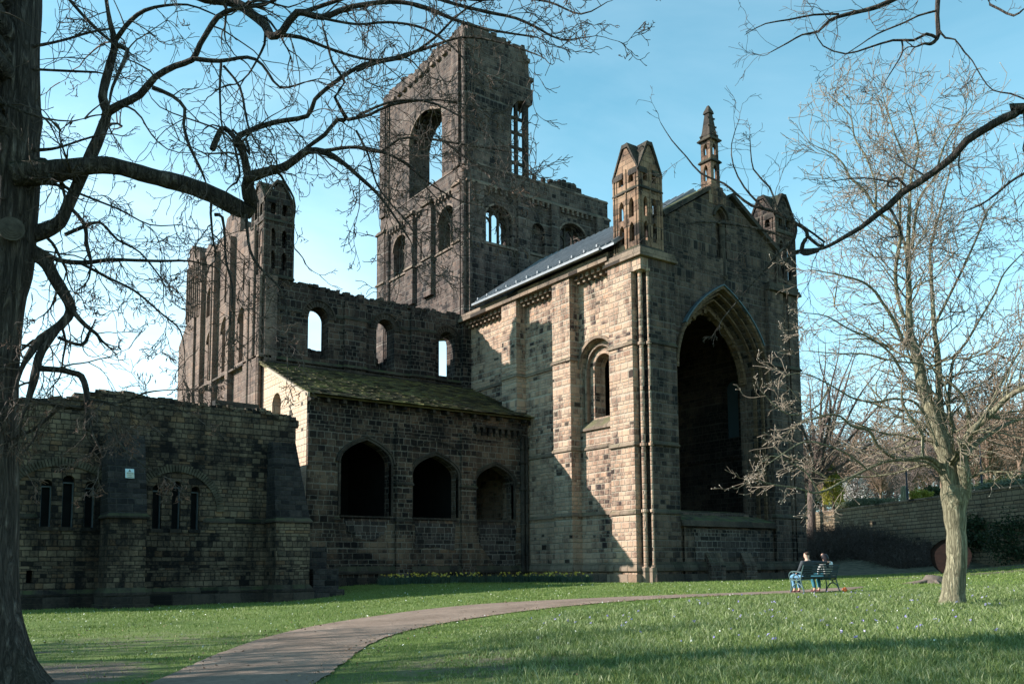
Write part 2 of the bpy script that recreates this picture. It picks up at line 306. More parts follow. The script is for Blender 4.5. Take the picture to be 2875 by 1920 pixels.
BARK_RT=simple('bark_twig_pale',[(0.13,0.10,0.075),(0.28,0.22,0.165)],8,0.9)
BUD=simple('bud_pale',[(0.38,0.31,0.25),(0.5,0.42,0.34)],20,0.8)
SEED=simple('seed_reddish',[(0.10,0.055,0.04),(0.20,0.12,0.085)],20,0.9)
# roofs
def slates():
    m=newmat('mossy_stone_slates',0.95); g=G(m); geo=g.n('ShaderNodeNewGeometry'); pos=geo.outputs['Position']
    sp=g.n('ShaderNodeSeparateXYZ'); g.put(sp.inputs[0],pos)
    row=g.ma('FLOOR',g.ma('MULTIPLY',sp.outputs[2],7.7))
    W=g.ma('ADD',g.ma('DIVIDE',sp.outputs[1],0.34),g.ma('MULTIPLY',row,7.31))
    vo=g.n('ShaderNodeTexVoronoi',voronoi_dimensions='1D'); g.put(vo.inputs['W'],W); vo.inputs['Scale'].default_value=1
    ve=g.n('ShaderNodeTexVoronoi',voronoi_dimensions='1D',feature='DISTANCE_TO_EDGE'); g.put(ve.inputs['W'],W); ve.inputs['Scale'].default_value=1
    sc=g.n('ShaderNodeSeparateColor'); g.put(sc.inputs[0],vo.outputs['Color'])
    n=g.noise(pos,0.7,5,0.6); n2=g.noise(pos,9,3)
    k=g.ma('ADD',g.ma('MULTIPLY',n,0.5),g.ma('ADD',g.ma('MULTIPLY',geo.outputs['Random Per Island'],0.32),g.ma('MULTIPLY',n2,0.25)))
    c=g.ramp(k,[(0.3,(0.020,0.018,0.012)),(0.46,(0.055,0.046,0.026)),(0.62,(0.10,0.086,0.040)),(0.72,(0.13,0.12,0.04)),(0.88,(0.19,0.165,0.12))])
    g.col(c); g.bump(n2,0.03); return m
SLATE=slates()
LEAD=simple('lead_sheet_roof',[(0.14,0.15,0.165),(0.23,0.24,0.25)],1.3,0.42,0.004,3,0.0)
LEADB=simple('lead_flashing_blue',[(0.03,0.05,0.062),(0.055,0.085,0.10)],2,0.5)
GLASSD=simple('dark_louvred_glazing',[(0.003,0.0035,0.004),(0.006,0.007,0.008)],3,0.95)
FRAME=simple('grey_window_frame',[(0.06,0.072,0.08),(0.09,0.105,0.115)],5,0.6)
S_INT=stone('sandstone_shade_dark_interior',light=(0.10,0.075,0.055),mid=(0.035,0.027,0.022),dark=(0.008,0.0075,0.007),soot_shade=0.55,pb=0.35,big=0.9,streak=0.4,mortar=(0.09,0.075,0.06))  # interior shade put into the colour, so the inside reads near black
DARKV=simple('shade_black_interior',[(0.006,0.0055,0.005),(0.014,0.012,0.011)],2,0.95,0.02)  # near-black colour paints the shade of the unlit insides
S_VOUS=simple('voussoir_stone',[(.03,.025,.019),(.07,.058,.042),(.115,.094,.066)],2.2,.95,.02)
TIMB=simple('pale_timber',[(0.30,0.23,0.17),(0.42,0.33,0.25)],9,0.8)

# ------------------------------------------------------------------ ground heights
CP=np.array([(0,0,-1.62),(-5,3,-1.6),(-12,3.8,-1.58),(-11.5,1.5,-1.6),(-18,24.4,-.93),(-14.5,19.3,-.86),(-16.5,17,-.92),(-10,13,-1.1),(-5,12,-1.15),(-7,6,-1.45),
(-30,30,-.85),(-30,41,-.8),(-33,29,-.87),(-42.7,30,-.93),(-42.7,19,-.9),(-33.7,20,-1.12),(-26,15,-1.15),(-20,11,-1.3),(-40,16,-1.5),(-40,10,-1.55),(-40,0,-1.6),(-30,6.5,-1.42),(-28,3,-1.45),
(-11,20.2,-.98),(-3,20,-.75),(-10,27,-.66),(-15.5,31,-.72),(-6,30,-.5),(-28,53,-.55),(-25,54.5,-.12),(-30,52,-.6),(-36,57,-.7),(-20,40,-.55),(-10,40,-.2),(-70,0,-1.8),(-70,60,-.9),(30,0,-1.2),(20,40,.6),(-20,-30,-2),(-45,60,-.75),(-10,54,.6),(10,52,1.0)],float)
def _ker(r): return np.sqrt(r*r+9.0)
_n=len(CP); _A=np.zeros((_n+3,_n+3)); _A[:_n,:_n]=_ker(np.hypot(CP[:,None,0]-CP[None,:,0],CP[:,None,1]-CP[None,:,1]))-np.eye(_n)*0.6
_A[:_n,_n]=1;_A[:_n,_n+1]=CP[:,0];_A[:_n,_n+2]=CP[:,1];_A[_n:,:_n]=_A[:_n,_n:].T
_W=np.linalg.solve(_A,np.r_[CP[:,2],0,0,0])
def gz(x,y):
    x=np.asarray(x,float);y=np.asarray(y,float); out=np.zeros(x.shape)
    r=np.sqrt((x[...,None]-CP[:,0])**2+(y[...,None]-CP[:,1])**2)
    return np.clip(_ker(r)@_W[:_n]+_W[_n]+_W[_n+1]*x+_W[_n+2]*y,-2.6,1.6)
def gzf(x,y): return float(gz(x,y))
# line of the boundary wall and the raised garden behind it
WA=np.array([-77.0,84.6]); WB=np.array([13.6,34.2]); WD=(WB-WA)/np.linalg.norm(WB-WA); WN=np.array([-WD[1],WD[0]])   # WN points behind the wall
if WN[1]<0: WN=-WN
WTOP=4.67
def hillz(x,y):
    d=(np.asarray(x)-WA[0])*WN[0]+(np.asarray(y)-WA[1])*WN[1]
    return WTOP-0.12+np.where(d<70,0.115*np.maximum(d,0),0.115*70+0.10*np.minimum(d-70,260))

# ================================================================== THE ABBEY CHURCH
church=empty('ruined_abbey_church',(-45,30,-0.9),'huge roofless blackened sandstone abbey church with broken tower and great east arch','abbey')
church_inv=Matrix.Translation((45,-30,0.9))
def part(m,name,mat,parent=church,smooth=False,gap=0.05):
    first=None
    for q in clusters(m,1.0 if 'tracery' in name or name in('gable_pinnacle','spirelet','tower_upper_stage') else gap):
        o=q.build(name,mat,parent,smooth)
        if parent is church: o.matrix_parent_inverse=church_inv
        first=first or o
    return first
GB=-1.9     # foot of the walls, below the grass
# ---- presbytery walls
m=M()
win_o=opening(-37.72,-34.88,7.5,10.95,12.36,90,8); win_i=opening(-37.02,-35.58,8.1,10.9,11.62,90,8)
m.prism('y',[(-49.2,GB),(-33.0,GB),(-33.0,16.35),(-49.2,16.35)],[win_o],31.84,32.22)
m.prism('y',[(-49.2,GB),(-33.02,GB),(-33.02,16.33),(-49.2,16.33)],[win_i],32.22,33.0)
nwin=opening(-36.95,-35.7,7.75,10.9,11.4,90,8)
S_=part(m,'south_wall',S_PRES)
m=M(); m.prism('y',[(-49.2,GB),(-33.0,GB),(-33.0,16.35),(-49.2,16.35)],[nwin,opening(-43.5,-42.0,7.75,10.8,11.5,90,8)],42.6,43.35)
m.box(-49,-33.85,32.99,33.05,GB,16.3) if 0 else None
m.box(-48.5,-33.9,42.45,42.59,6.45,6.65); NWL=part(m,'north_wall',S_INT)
m=M(); m.box(-37.1,-35.5,43.1,43.14,7.7,11.5); m.box(-43.6,-41.9,43.1,43.14,7.7,11.5); part(m,'window_glazing',newmat('blue_grey_leaded_glass',.3,(.045,.065,.075)),NWL)
m=M(); m.box(-48.4,-33.85,32.95,42.65,14.6,14.9); part(m,'vault',S_INT)
m=M()
gab=[(31.8,GB),(43.4,GB),(43.4,16.0),(42.4,18.1),(37.55,21.0),(33.1,18.25),(31.8,16.0)]
m.prism('x',gab,[opening(33.78,41.0,2.35,10.3,15.1,55),opening(37.15,38.0,16.9,19.2,19.75,55,5)],-32.62,-32.3)
m.prism('x',[(a,z-.03) for a,z in gab],[opening(33.95,40.83,2.55,10.3,14.85,55)],-33.0,-32.622)
m.prism('x',[(a,z-.06) for a,z in gab],[opening(34.12,40.66,2.75,10.3,14.6,55)],-33.4,-33.002)
m.prism('x',[(a,z-.09) for a,z in gab],[opening(34.30,40.5,2.88,10.3,14.35,55)],-33.8,-33.402)
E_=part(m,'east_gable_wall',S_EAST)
# broken cusps left of the lost tracery hang from the arch
m=M(); ap=arcpts(34.30,40.5,10.3,14.35,55,16)
for i,(a,z) in enumerate(ap[2:-6]):
    for q in range(3):
        s=random.uniform(.05,.15); m.rbox((random.uniform(-33.75,-33.2),a+random.uniform(-.1,.1)-(0.02 if a>37.4 else -0.02),z-random.uniform(0,.22)),(s*1.4,s,s*random.uniform(1,2.2)),(random.uniform(-.5,.5),random.uniform(-.4,.4),0))
m.band('x',arcpts(34.46,40.34,10.3,14.18,55,14),.2,-33.72,-33.3); part(m,'broken_tracery',S_ARCH,E_)
m=M()
for (d,c0,c1,w_) in ((0.0,-32.3,-32.1,.16),(-0.17,-32.6,-32.42,.10),(-0.34,-33.0,-32.8,.10)):
    a0,a1=33.78-d,41.0+d; pth=[(a0,2.4)]+arcpts(a0,a1,10.3,15.1+d*1.5,55,14)+[(a1,2.4)]
    if d==0: pth=pth[1:-1]
    m.band('x',pth,w_,c0,c1)
part(m,'arch_moulding',S_ARCH,E_)
m=M(); pth=arcpts(33.62,41.16,10.3,15.27,55,14); m.band('x',pth[6:24],0.07,-32.3,-32.02); part(m,'lead_flashing',LEADB,E_)
m=M(); m.prism('xz',[(0,0),(1,0),(1,1)],[],0,0) if 0 else None
m.add([(-32.02,33.62,2.12),(-32.02,41.1,2.12),(-33.85,41.1,2.12),(-33.85,33.62,2.12),(-32.02,33.62,2.30),(-32.02,41.1,2.30),(-33.85,41.1,2.95),(-33.85,33.62,2.95)],[(3,2,1,0),(4,5,6,7),(0,1,5,4),(1,2,6,5),(2,3,7,6),(3,0,4,7)])
m.add([(-31.93,33.62,2.0),(-31.93,41.1,2.0),(-32.3,41.1,2.0),(-32.3,33.62,2.0),(-31.93,33.62,2.11),(-31.93,41.1,2.11),(-32.3,41.1,2.11),(-32.3,33.62,2.11)],[(3,2,1,0),(4,5,6,7),(0,1,5,4),(1,2,6,5),(2,3,7,6),(3,0,4,7)])
part(m,'sill',S_TRMD,E_)
m=M(); m.prism('x',[(33.9,GB),(40.9,GB),(40.9,1.95),(33.9,1.95)],[],-32.3,-32.16)
for y0,y1 in ((35.4,36.5),(38.15,39.0)):
    m.add([(-31.75,y0,GB),(-31.75,y1,GB),(-32.2,y1,GB),(-32.2,y0,GB),(-31.75,y0,-.05),(-31.75,y1,-.05),(-32.2,y1,.75),(-32.2,y0,.75)],[(3,2,1,0),(4,5,6,7),(0,1,5,4),(1,2,6,5),(2,3,7,6),(3,0,4,7)])
part(m,'blocking_wall',S_EAST,E_)
m=M(); m.prism('x',[(34.7,.25),(39.7,.45),(39.9,1.86),(34.6,1.9)],[],-32.2,-32.14); part(m,'repointed_patch',S_BLK,E_)
m=M()  # half shaft in the gable niche and its corbel
m.cyl(-32.42,37.78,15.9,18.9,.17,10); m.cyl(-32.36,37.78,15.55,15.9,.02,10,.24); m.cyl(-32.42,37.78,18.9,19.1,.24,10,.2)
m.band('x',arcpts(37.05,38.1,19.2,19.85,55,6),.14,-32.3,-32.16); part(m,'niche_shaft',S_TRMD,E_)
m=M()
for (ya,za),(yb,zb) in (((33.0,18.25),(36.65,20.58)),((38.35,20.62),(42.45,18.1))):
    dx=yb-ya; dz=zb-za; l=math.hypot(dx,dz); nx,nz_=-dz/l,dx/l
    q=[(ya,za),(yb,zb),(yb+nx*.24,zb+nz_*.24),(ya+nx*.24,za+nz_*.24)]; m.prism('x',q,[],-33.9,-32.08)
part(m,'gable_coping',S_TRMD,E_)
# added wall across the presbytery's open west end, near-black, keeps the inside dark
m=M(); m.prism('x',[(32.4,GB),(43.2,GB),(43.2,16.3),(37.5,21.2),(32.4,16.3)],[],-49.0,-48.4); part(m,'added_west_blocker',DARKV)
m=M()
for x0,x1 in ((-44.46,-42.92),(-39.40,-37.83)):
    m.box(x0,x1,31.15,31.86,GB,16.1)
part(m,'pilaster',S_PRES,S_)
m=M()   # corner buttresses, notched for the nook shafts
for y0,y1,ys in ((31.15,33.6,1),(41.2,43.9,-1)):
    if ys>0:
        m.box(-34.6,-32.82,31.15,33.0,GB,15.72); m.box(-32.9,-32.13,31.18,31.75,15.05,15.68); part(m,'corner_buttress',S_PRES,S_); m=M(); m.box(-33.4,-32.1,32.12,33.6,GB,15.70); m.box(-32.34,-32.1,31.72,32.12,GB,15.69)
        m.box(-33.0,-32.75,31.5,32.3,GB,15.66)
    else:
        m.box(-34.6,-32.82,42.1,43.9,GB,15.72); m.box(-33.4,-32.1,41.2,42.55,GB,15.7); m.box(-33.4,-32.1,43.05,43.9,GB,15.69); m.box(-33.4,-32.4,42.55,43.05,GB,15.68)
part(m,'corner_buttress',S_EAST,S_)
m=M()
for x,y,r in ((-32.50,31.48,.115),(-32.17,31.70,.07)):
    m.cyl(x,y,GB,15.1,r,12)
    for z in (-.2,2.65,6.0,11.2,15.0): m.cyl(x,y,z,z+.14,r+.07,12)
part(m,'nook_shaft',S_PRES,S_)
m=M()
for x,y,r in ((-32.18,42.8,.13),(-32.2,42.62,.06)): m.cyl(x,y,GB,15.1,r,12)
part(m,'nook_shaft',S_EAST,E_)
def string_box(m,x0,x1,y0,y1,z,h=.14,p=.09):
    """a projecting course round a rectangular plan"""
    m.add([(x0-p,y0-p,z),(x1+p,y0-p,z),(x1+p,y1+p,z),(x0-p,y1+p,z),(x0-p,y0-p,z+h*.55),(x1+p,y0-p,z+h*.55),(x1+p,y1+p,z+h*.55),(x0-p,y1+p,z+h*.55),(x0-.005,y0-.005,z+h*1.5),(x1+.005,y0-.005,z+h*1.5),(x1+.005,y1+.005,z+h*1.5),(x0-.005,y1+.005,z+h*1.5)],
      [(3,2,1,0),(0,1,5,4),(1,2,6,5),(2,3,7,6),(3,0,4,7),(4,5,9,8),(5,6,10,9),(6,7,11,10),(7,4,8,11),(8,9,10,11)])
m=M(); mE=M()
for z in (2.70,6.32,11.38):
    string_box(m,-49.0,-37.73 if z>11 else -33.2,31.84,32.0,z)
    for x0,x1 in ((-44.46,-42.92),(-39.40,-37.83)): string_box(m,x0,x1,31.15,31.9,z+.003)
    zz=z-(.12 if z<3 else .28 if z<8 else .13)
    string_box(m,-34.6,-32.82,31.15,32.6,zz); string_box(mE,-33.4,-32.1,31.72,33.52,zz+.002); string_box(mE,-33.4,-32.1,41.22,43.9,zz+.002); string_box(mE,-34.6,-32.82,42.2,43.9,zz)
string_box(m,-49.0,-33.2,31.84,32.0,-.32,.3,.16)
for x0,x1 in ((-44.46,-42.92),(-39.40,-37.83)): string_box(m,x0,x1,31.15,31.9,-.31,.3,.16)
for z,p in ((-.28,.14),):
    string_box(m,-34.6,-32.82,31.15,32.6,z,.3,p); string_box(mE,-33.4,-32.1,31.72,43.9,z+.003,.3,p)
    mE.box(-34.8,-31.88,31.60,44.1,GB,-.45); m.box(-34.82,-32.6,30.93,32.6,GB,-.44); mE.box(-34.86,-31.82,31.55,44.16,GB,-.62)
    m.box(-49.2,-34.5,31.66,32.2,GB,-.45)
    for x0,x1 in ((-44.46,-42.92),(-39.40,-37.83)): m.box(x0-.12,x1+.12,30.98,32.0,GB,-.44)
    m.cyl(-32.50,31.50,GB,-.1,.26,6); m.cyl(-32.13,31.62,GB,-.12,.2,6)
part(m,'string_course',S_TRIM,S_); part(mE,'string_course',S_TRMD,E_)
m=M()  # cornice: on the wall and round the corner buttresses
m.box(-49.3,-34.5,31.0,32.3,16.12,16.38); m.box(-49.3,-34.5,31.1,32.3,16.382,16.6)
for y0,y1 in ((30.97,33.7),(41.15,44.08)):
    if y0>40: part(m,'cornice',S_TRIM,S_); m=M()
    m.box(-34.7,-31.92,y0,y1,15.72,15.86); m.box(-34.66,-31.98,y0+.06,y1-.06,15.862,16.02); m.box(-34.6,-32.05,y0+.14,y1-.12,16.022,16.2)
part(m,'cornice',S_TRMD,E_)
m=M(); xs=[-48.7+.47*i for i in range(31)]
for x in xs:
    if any(a-.2<x<b+.2 for a,b in ((-44.46,-42.92),(-39.40,-37.83))) or x>-34.9: continue
    s=random.uniform(.11,.14); m.box(x-s,x+s,31.32,31.9,15.88,16.13); m.box(x-s*.8,x+s*.8,31.5,31.9,15.7,15.882)
part(m,'corbel_table',S_TRIM,S_)
m=M()
for d,w_,c0,c1 in ((0.02,.16,31.7,31.95),(-.36,.09,32.0,32.26)):
    pth=[(-37.72-d,7.55)]+arcpts(-37.72-d,-34.88+d,10.95,12.36+d,90,12)+[(-34.88+d,7.55)]
    m.band('y',pth if d<0 else pth[1:-1],w_,c0,c1)
m.add([(-37.7,31.70,7.38),(-34.9,31.70,7.38),(-34.9,32.3,7.38),(-37.7,32.3,7.38),(-37.7,31.70,7.5),(-34.9,31.70,7.5),(-34.9,32.3,8.12),(-37.7,32.3,8.12)],[(3,2,1,0),(4,5,6,7),(0,1,5,4),(1,2,6,5),(2,3,7,6),(3,0,4,7)])
part(m,'window_moulding',S_TRIM,S_)
m=M(); 
for x in (-37.45,-35.15): m.cyl(x,32.0,7.9,10.95,.10,10)
part(m,'window_shaft',S_TRIM,S_)
# ---- presbytery roof
def slab(m,p,t):
    """a quad p (4 points) given a thickness t downwards"""
    q=[(a,b,c-t) for a,b,c in p]; m.add(list(p)+q,[(0,1,2,3),(7,6,5,4),(0,4,5,1),(1,5,6,2),(2,6,7,3),(3,7,4,0)])
m=M(); slab(m,[(-46.95,30.72,16.78),(-33.6,30.72,16.78),(-34.05,37.5,21.45),(-48.7,37.5,21.45)],.12); slab(m,[(-48.7,37.5,21.452),(-34.05,37.5,21.452),(-33.8,44.3,16.78),(-48.9,44.3,16.78)],.12)
RF=part(m,'presbytery_roof',LEAD)
m=M()
for i in range(27):
    x=-46.7+.5*i; x1=x-(1.3)*(1-i/27); x1=max(x1,-48.6)
    a=Vector((x,30.74,16.79)); b=Vector((min(x-1.6*(1-i/26)-.05,-34.1),37.45,21.43)); n=Vector((0,-.57,.82))
    w2=Vector((.045,0,0)); m.add([a-w2,a+w2,b+w2,b-w2,a-w2+n*.12,a+w2+n*.12,b+w2+n*.12,b-w2+n*.12],[(3,2,1,0),(4,5,6,7),(0,1,5,4),(1,2,6,5),(2,3,7,6),(3,0,4,7)])
part(m,'standing_seam',LEAD,RF)
m=M(); m.box(-46.95,-34.6,30.55,30.78,16.62,16.76); 
for i in range(12): m.box(-46.6+i*1.05,-46.5+i*1.05,30.75,31.05,16.95,17.10)
part(m,'gutter',LEAD,RF)
m=M(); m.prism('y',[(-49.3,16.33),(-34.3,16.33),(-34.3,16.66),(-49.3,16.66)],[],31.3,32.4); part(m,'parapet',S_TRMD)
# ---- corner turrets
def turret(x0,x1,y0,y1,zb,zs,ze,za,mat,roofmat,ruin=0.0):
    cx,cy=(x0+x1)/2,(y0+y1)/2; w_=x1-x0; d_=y1-y0
    m=M()
    def face(pl,a0,a1,c0,c1):
        holes=[]; a=a0+.16; b=a1-.16; mid=(a+b)/2; ww=(b-a)/2-.2
        tiers=[]; zz=zb+.35; n=max(1,int(round((zs-zb)/1.5)))
        st=(zs-.25-zz)/n
        for i in range(n): tiers.append((zz+i*st+.12,zz+(i+1)*st-.12))
        tiers.append((zs+.45,ze+.05))
        for (h0,h1) in tiers:
            for c in (mid-ww/2-.09,mid+ww/2+.09):
                holes.append(opening(c-ww*.33,c+ww*.33,h0,h1-ww*.7,h1,55,4))
        m.prism(pl,[(a0,zb),(a1,zb),(a1,ze+.02),((a0+a1)/2,za),(a0,ze+.02)],holes,c0,c1)
    face('y',x0,x1,y0,y0+.2); face('y',x0,x1,y1-.2,y1); face('x',y0+.003,y1-.003,x1-.2,x1-.003); face('x',y0+.003,y1-.003,x0+.003,x0+.2)
    m.box(cx-w_*.27,cx+w_*.27,cy-d_*.27,cy+d_*.27,zb,ze+.3)
    T=part(m,'turret',mat)
    m=M()
    for x in (x0,x1):
        for y in (y0,y1):
            m.cyl(x,y,zb-.1,ze+.05,.075,8)
            for dx,dy in ((.2,0),(0,.2)):
                sx=1 if x==x0 else -1; sy=1 if y==y0 else -1
                m.cyl(x+sx*dx*(1 if dx else 0),y+sy*dy*(1 if dy else 0),zb,ze,.05,6)
    for k in range(1,4):
        if k==2:
            m.cyl(x0+w_*.5,y0-.01,zb+.2,ze+.3,.055,8); m.cyl(x1+.01,y0+d_*.5,zb+.2,ze+.3,.055,8)
    part(m,'turret_shaft',mat,T)
    m=M(); string_box(m,x0,x1,y0,y1,zs,.12,.08); string_box(m,x0,x1,y0,y1,zb-.05,.15,.1); part(m,'turret_string',S_TRMD,T)
    m=M(); e=.07
    def gablet(pl,a0,a1,c0,c1):
        """saddle roof running across: ridge along the other axis"""
        mid=(a0+a1)/2; t=.10; sl=(za-ze)/((a1-a0)/2)
        for sgn,aa in ((-1,a0-e),(1,a1+e)):
            fl=(a1-a0)*.11*-sgn; zc=za-.12
            q=[(aa,ze-sl*e),(mid-fl*-1*-1,zc),(mid,zc),(mid,zc+.2),(mid-fl*-1*-1,zc+.22),((aa+mid)/2-(-sgn)*.05,(ze-sl*e+zc)/2+t*2.2+.1),(aa,ze-sl*e+t*2.0)]
            if sgn>0: q=q[::-1]
            m.prism(pl,q,[],c0,c1)
    brk=lambda s: s*ruin*random.uniform(.3,1)
    gablet('y',x0,x1,y0-e,y0+d_*.38); gablet('y',x0,x1,y1-d_*.38,y1+e-brk(.5)); gablet('x',y0,y1,x1-w_*.38,x1+e); gablet('x',y0,y1,x0-e,x0+w_*.38)
    for i in range(int(3+8*ruin)):
        m.rbox((cx+random.uniform(-.5,.5)*w_,cy+random.uniform(-.5,.5)*d_,za-.25+random.uniform(-.3,.2)),(.25,.25,.35),(random.random(),random.random(),random.random()))
    part(m,'turret_gablets',roofmat,T)
    return T
turret(-34.05,-32.2,31.22,32.85,16.2,19.4,20.35,21.95,S_TURR,S_TRMD,.35)
turret(-34.05,-32.2,42.2,43.95,16.2,19.4,20.4,21.8,S_EAST,S_TRMD,.6)
turret(-51.35,-49.25,17.7,19.45,16.9,20.2,21.4,22.7,S_TRAN,S_TRMD,.9)
# ---- slender pinnacle on the gable apex
px0,px1,py0,py1=-33.1,-32.35,36.95,37.68
m=M(); m.box(px0-.2,px1+.075,py0-.3,py1+.35,19.9,20.7); m.box(px0-.1,px1+.04,py0-.12,py1+.18,20.702,21.0)
for (za_,zb_,s) in ((21.0,22.5,.0),(22.502,23.75,.03)):
    x0,x1,y0,y1=px0+s,px1-s,py0+s,py1-s; mx_=(x0+x1)/2; my=(y0+y1)/2
    hs=[opening(mx_-.14,mx_+.14,za_+.35,zb_-.5,zb_-.22,60,4)]
    m.prism('y',[(x0,za_),(x1,za_),(x1,zb_),(x0,zb_)],hs,y0,y0+.14); m.prism('y',[(x0,za_),(x1,za_),(x1,zb_),(x0,zb_)],hs,y1-.14,y1)
    hs=[opening(my-.12,my+.12,za_+.35,zb_-.5,zb_-.22,60,4)]
    m.prism('x',[(y0+.002,za_),(y1-.002,za_),(y1-.002,zb_),(y0+.002,zb_)],hs,x1-.14,x1-.002); m.prism('x',[(y0+.002,za_),(y1-.002,za_),(y1-.002,zb_),(y0+.002,zb_)],hs,x0+.002,x0+.14)
PN=part(m,'gable_pinnacle',S_TURR)
m=M(); string_box(m,px0,px1,py0,py1,22.42,.12,.1); string_box(m,px0,px1,py0,py1,23.7,.12,.12); part(m,'pinnacle_string',S_TRMD,PN)
m=M(); cxp,cyp=(px0+px1)/2,(py0+py1)/2
def frust(m,cx,cy,a,b,z0,z1): m.add([(cx-a,cy-a,z0),(cx+a,cy-a,z0),(cx+a,cy+a,z0),(cx-a,cy+a,z0),(cx-b,cy-b,z1),(cx+b,cy-b,z1),(cx+b,cy+b,z1),(cx-b,cy+b,z1)],[(3,2,1,0),(4,5,6,7),(0,1,5,4),(1,2,6,5),(2,3,7,6),(3,0,4,7)])
frust(m,cxp,cyp,.34,.31,23.85,24.1); frust(m,cxp,cyp,.30,.15,24.1,25.4); frust(m,cxp,cyp,.22,.19,25.35,25.5); frust(m,cxp,cyp,.19,.05,25.5,25.85)
for z,a in ((24.55,.235),(25.05,.18)):
    for sx,sy in ((1,1),(1,-1),(-1,1)): m.rbox((cxp+sx*(a+.02),cyp+sy*(a+.02),z),(.13,.10,.09),(.3*sx,.4*sy,.7))
for k in range(8): m.rbox((cxp+random.choice((-.3,.3)),cyp+random.uniform(-.28,.28),24.0+random.uniform(-.1,.15)),(.16,.16,.22),(random.random(),random.random(),0))
part(m,'spirelet',S_TRMD,PN)

# ---- crossing tower
TX0,TX1,TY0,TY1=-62.15,-49.3,31.8,44.5
m=M()
def sq(pl,a0,a1,z0,z1,holes,c0,c1): m.prism(pl,[(a0,z0),(a1,z0),(a1,z1),(a0,z1)],holes,c0,c1)
hS=[opening(-59.9,-57.62,21.95,24.2,25.25,90,8),opening(-55.75,-54.95,22.25,23.9,24.35,70,5),opening(-53.15,-50.82,22.05,24.1,25.25,90,8)]
hSi=[opening(-59.7,-57.82,22.05,24.1,25.05,90,8),opening(-55.6,-55.1,22.35,23.85,24.2,70,5),opening(-52.95,-51.02,22.15,24.0,25.05,90,8)]
CA=[opening(-60.4,-50.9,8.3,12.6,17.2,90,12)]
sq('y',TX0,TX1,8,27.6,hS+CA,TY0,TY0+.45); sq('y',TX0+.01,TX1-.01,8,27.58,hSi+CA,TY0+.45,TY0+1.5)
m.box(-62.1,-60.6,TY0+.01,TY0+1.4,GB,8.001); m.box(-51.0,-49.4,TY0+.01,TY0+1.4,GB,8.001)
hE=[opening(33.2,35.5,22.1,23.9,24.95,90,8),opening(37.25,38.4,22.2,23.9,24.5,90,6),opening(39.7,42.3,22.1,24.0,25.15,90,8)]
hEi=[opening(33.35,35.3,22.2,23.85,24.8,90,8),opening(39.9,42.1,22.2,23.9,25.0,90,8)]
sq('x',TY0+.46,TY1,8,27.6,hE,TX1-.4,TX1); sq('x',TY0+.47,TY1-.01,8,27.58,hEi,TX1-1.1,TX1-.4)
sq('x',TY0+.46,TY1,8,27.2,[opening(33.3,35.4,22.1,24,25,90,6),opening(39.9,42.1,22.1,24,25,90,6),opening(33.9,42.6,8.4,14.5,18.6,90,12)],TX0,TX0+1.2)
m.prism('y',[(TX0+1.2,8),(TX1-1.1,8)]+ragged([(TX1-1.1,27.6),(-53,27.3),(-56,26.9),(-59,26.6),(TX0+1.2,27.3)],.4,.1),CA,TY1-1.2,TY1)
TW=part(m,'tower_lower_stage',S_TOWR)
# upper stage: south wall and a stump of the east wall
m=M()
topS=ragged([(-49.32,37.55),(-50.3,37.75),(-52,37.5),(-54.5,37.7),(-57,37.55),(-59.5,37.9),(-61.6,37.75),(-61.95,37.5)],.3,.14)
big=[(-57.57,27.45),(-57.6,31.9)]+[(-57.35,32.5),(-57.0,32.95),(-56.5,33.35),(-55.8,33.62),(-55.0,33.62),(-54.2,33.4),(-53.5,33.1),(-52.95,32.9),(-52.8,32.2),(-52.78,27.45)]
m.prism('y',[(-61.95,27.5),(-49.32,27.5)]+topS,[big],TY0+.06,TY0+1.85)
topE=ragged([(33.6,37.6),(35.3,37.4),(35.6,37.2),(36.8,37.6)],.25,.12)
edge=[(36.95,36.9),(36.9,36.3),(37.1,36.2),(37.15,35.4),(37.3,35.1),(37.32,34.4),(37.5,34.3),(37.45,33.3),(37.12,33.0)]
m.prism('x',[(TY0+1.86,27.5),(35.56,27.5),(35.56,31.9),(35.7,32.7),(36.1,33.2),(36.7,33.4),(37.1,33.2)]+list(reversed(edge))+[(a,z) for a,z in reversed(topE)],[],TX1-1.3,TX1-.06)
stones(m,'y',[(-61.7,37.6),(-50,37.6)],TY0+.2,TY0+1.7,110,(.2,.5),.3); stones(m,'x',[(33,37.5),(36.7,37.4)],TX1-1.2,TX1-.1,26,(.2,.45),.15)
# ragged east edge stones
for z in np.arange(33.2,37,.28): m.rbox((TX1-.6+random.uniform(-.2,.2),36.95+random.uniform(-.1,.45)*(1 if z<35.2 else .3),z),(1.0,.35,.26),(0,0,random.uniform(-.2,.2)))
TU=part(m,'tower_upper_stage',S_TOWR)
m=M(); m.box(TX1-.42,TX1-.1,36.72,37.1,27.6,33.4); m.box(TX1-.38,TX1-.16,35.97,36.2,27.6,33.1)
for z in (28.5,29.65,30.75,31.85): m.box(TX1-.36,TX1-.2,35.5,36.75,z,z+.2)
part(m,'window_mullion',S_TRMD,TU)
m=M()
m.band('y',[(-57.57,31.9),(-57.3,32.55),(-57.0,32.95),(-56.5,33.35),(-55.8,33.62),(-55.0,33.62),(-54.2,33.4),(-53.5,33.1),(-52.95,32.9)],.18,TY0-.04,TY0+.3); part(m,'window_hood',S_TRIT,TU)
m=M()
for i in range(34):
    t=i/33; x=-57.5+4.6*t; z=33.35+.22*math.sin(math.pi*t)-(.9*(1-t/.2) if t<.2 else 0); m.rbox((x,TY0+random.uniform(.5,1.7),z-random.uniform(0,.25)),(.16,.25,random.uniform(.2,.6)),(random.uniform(-.4,.4),random.uniform(-.4,.4),0))
part(m,'broken_tracery',S_TRMD,TU)
m=M()
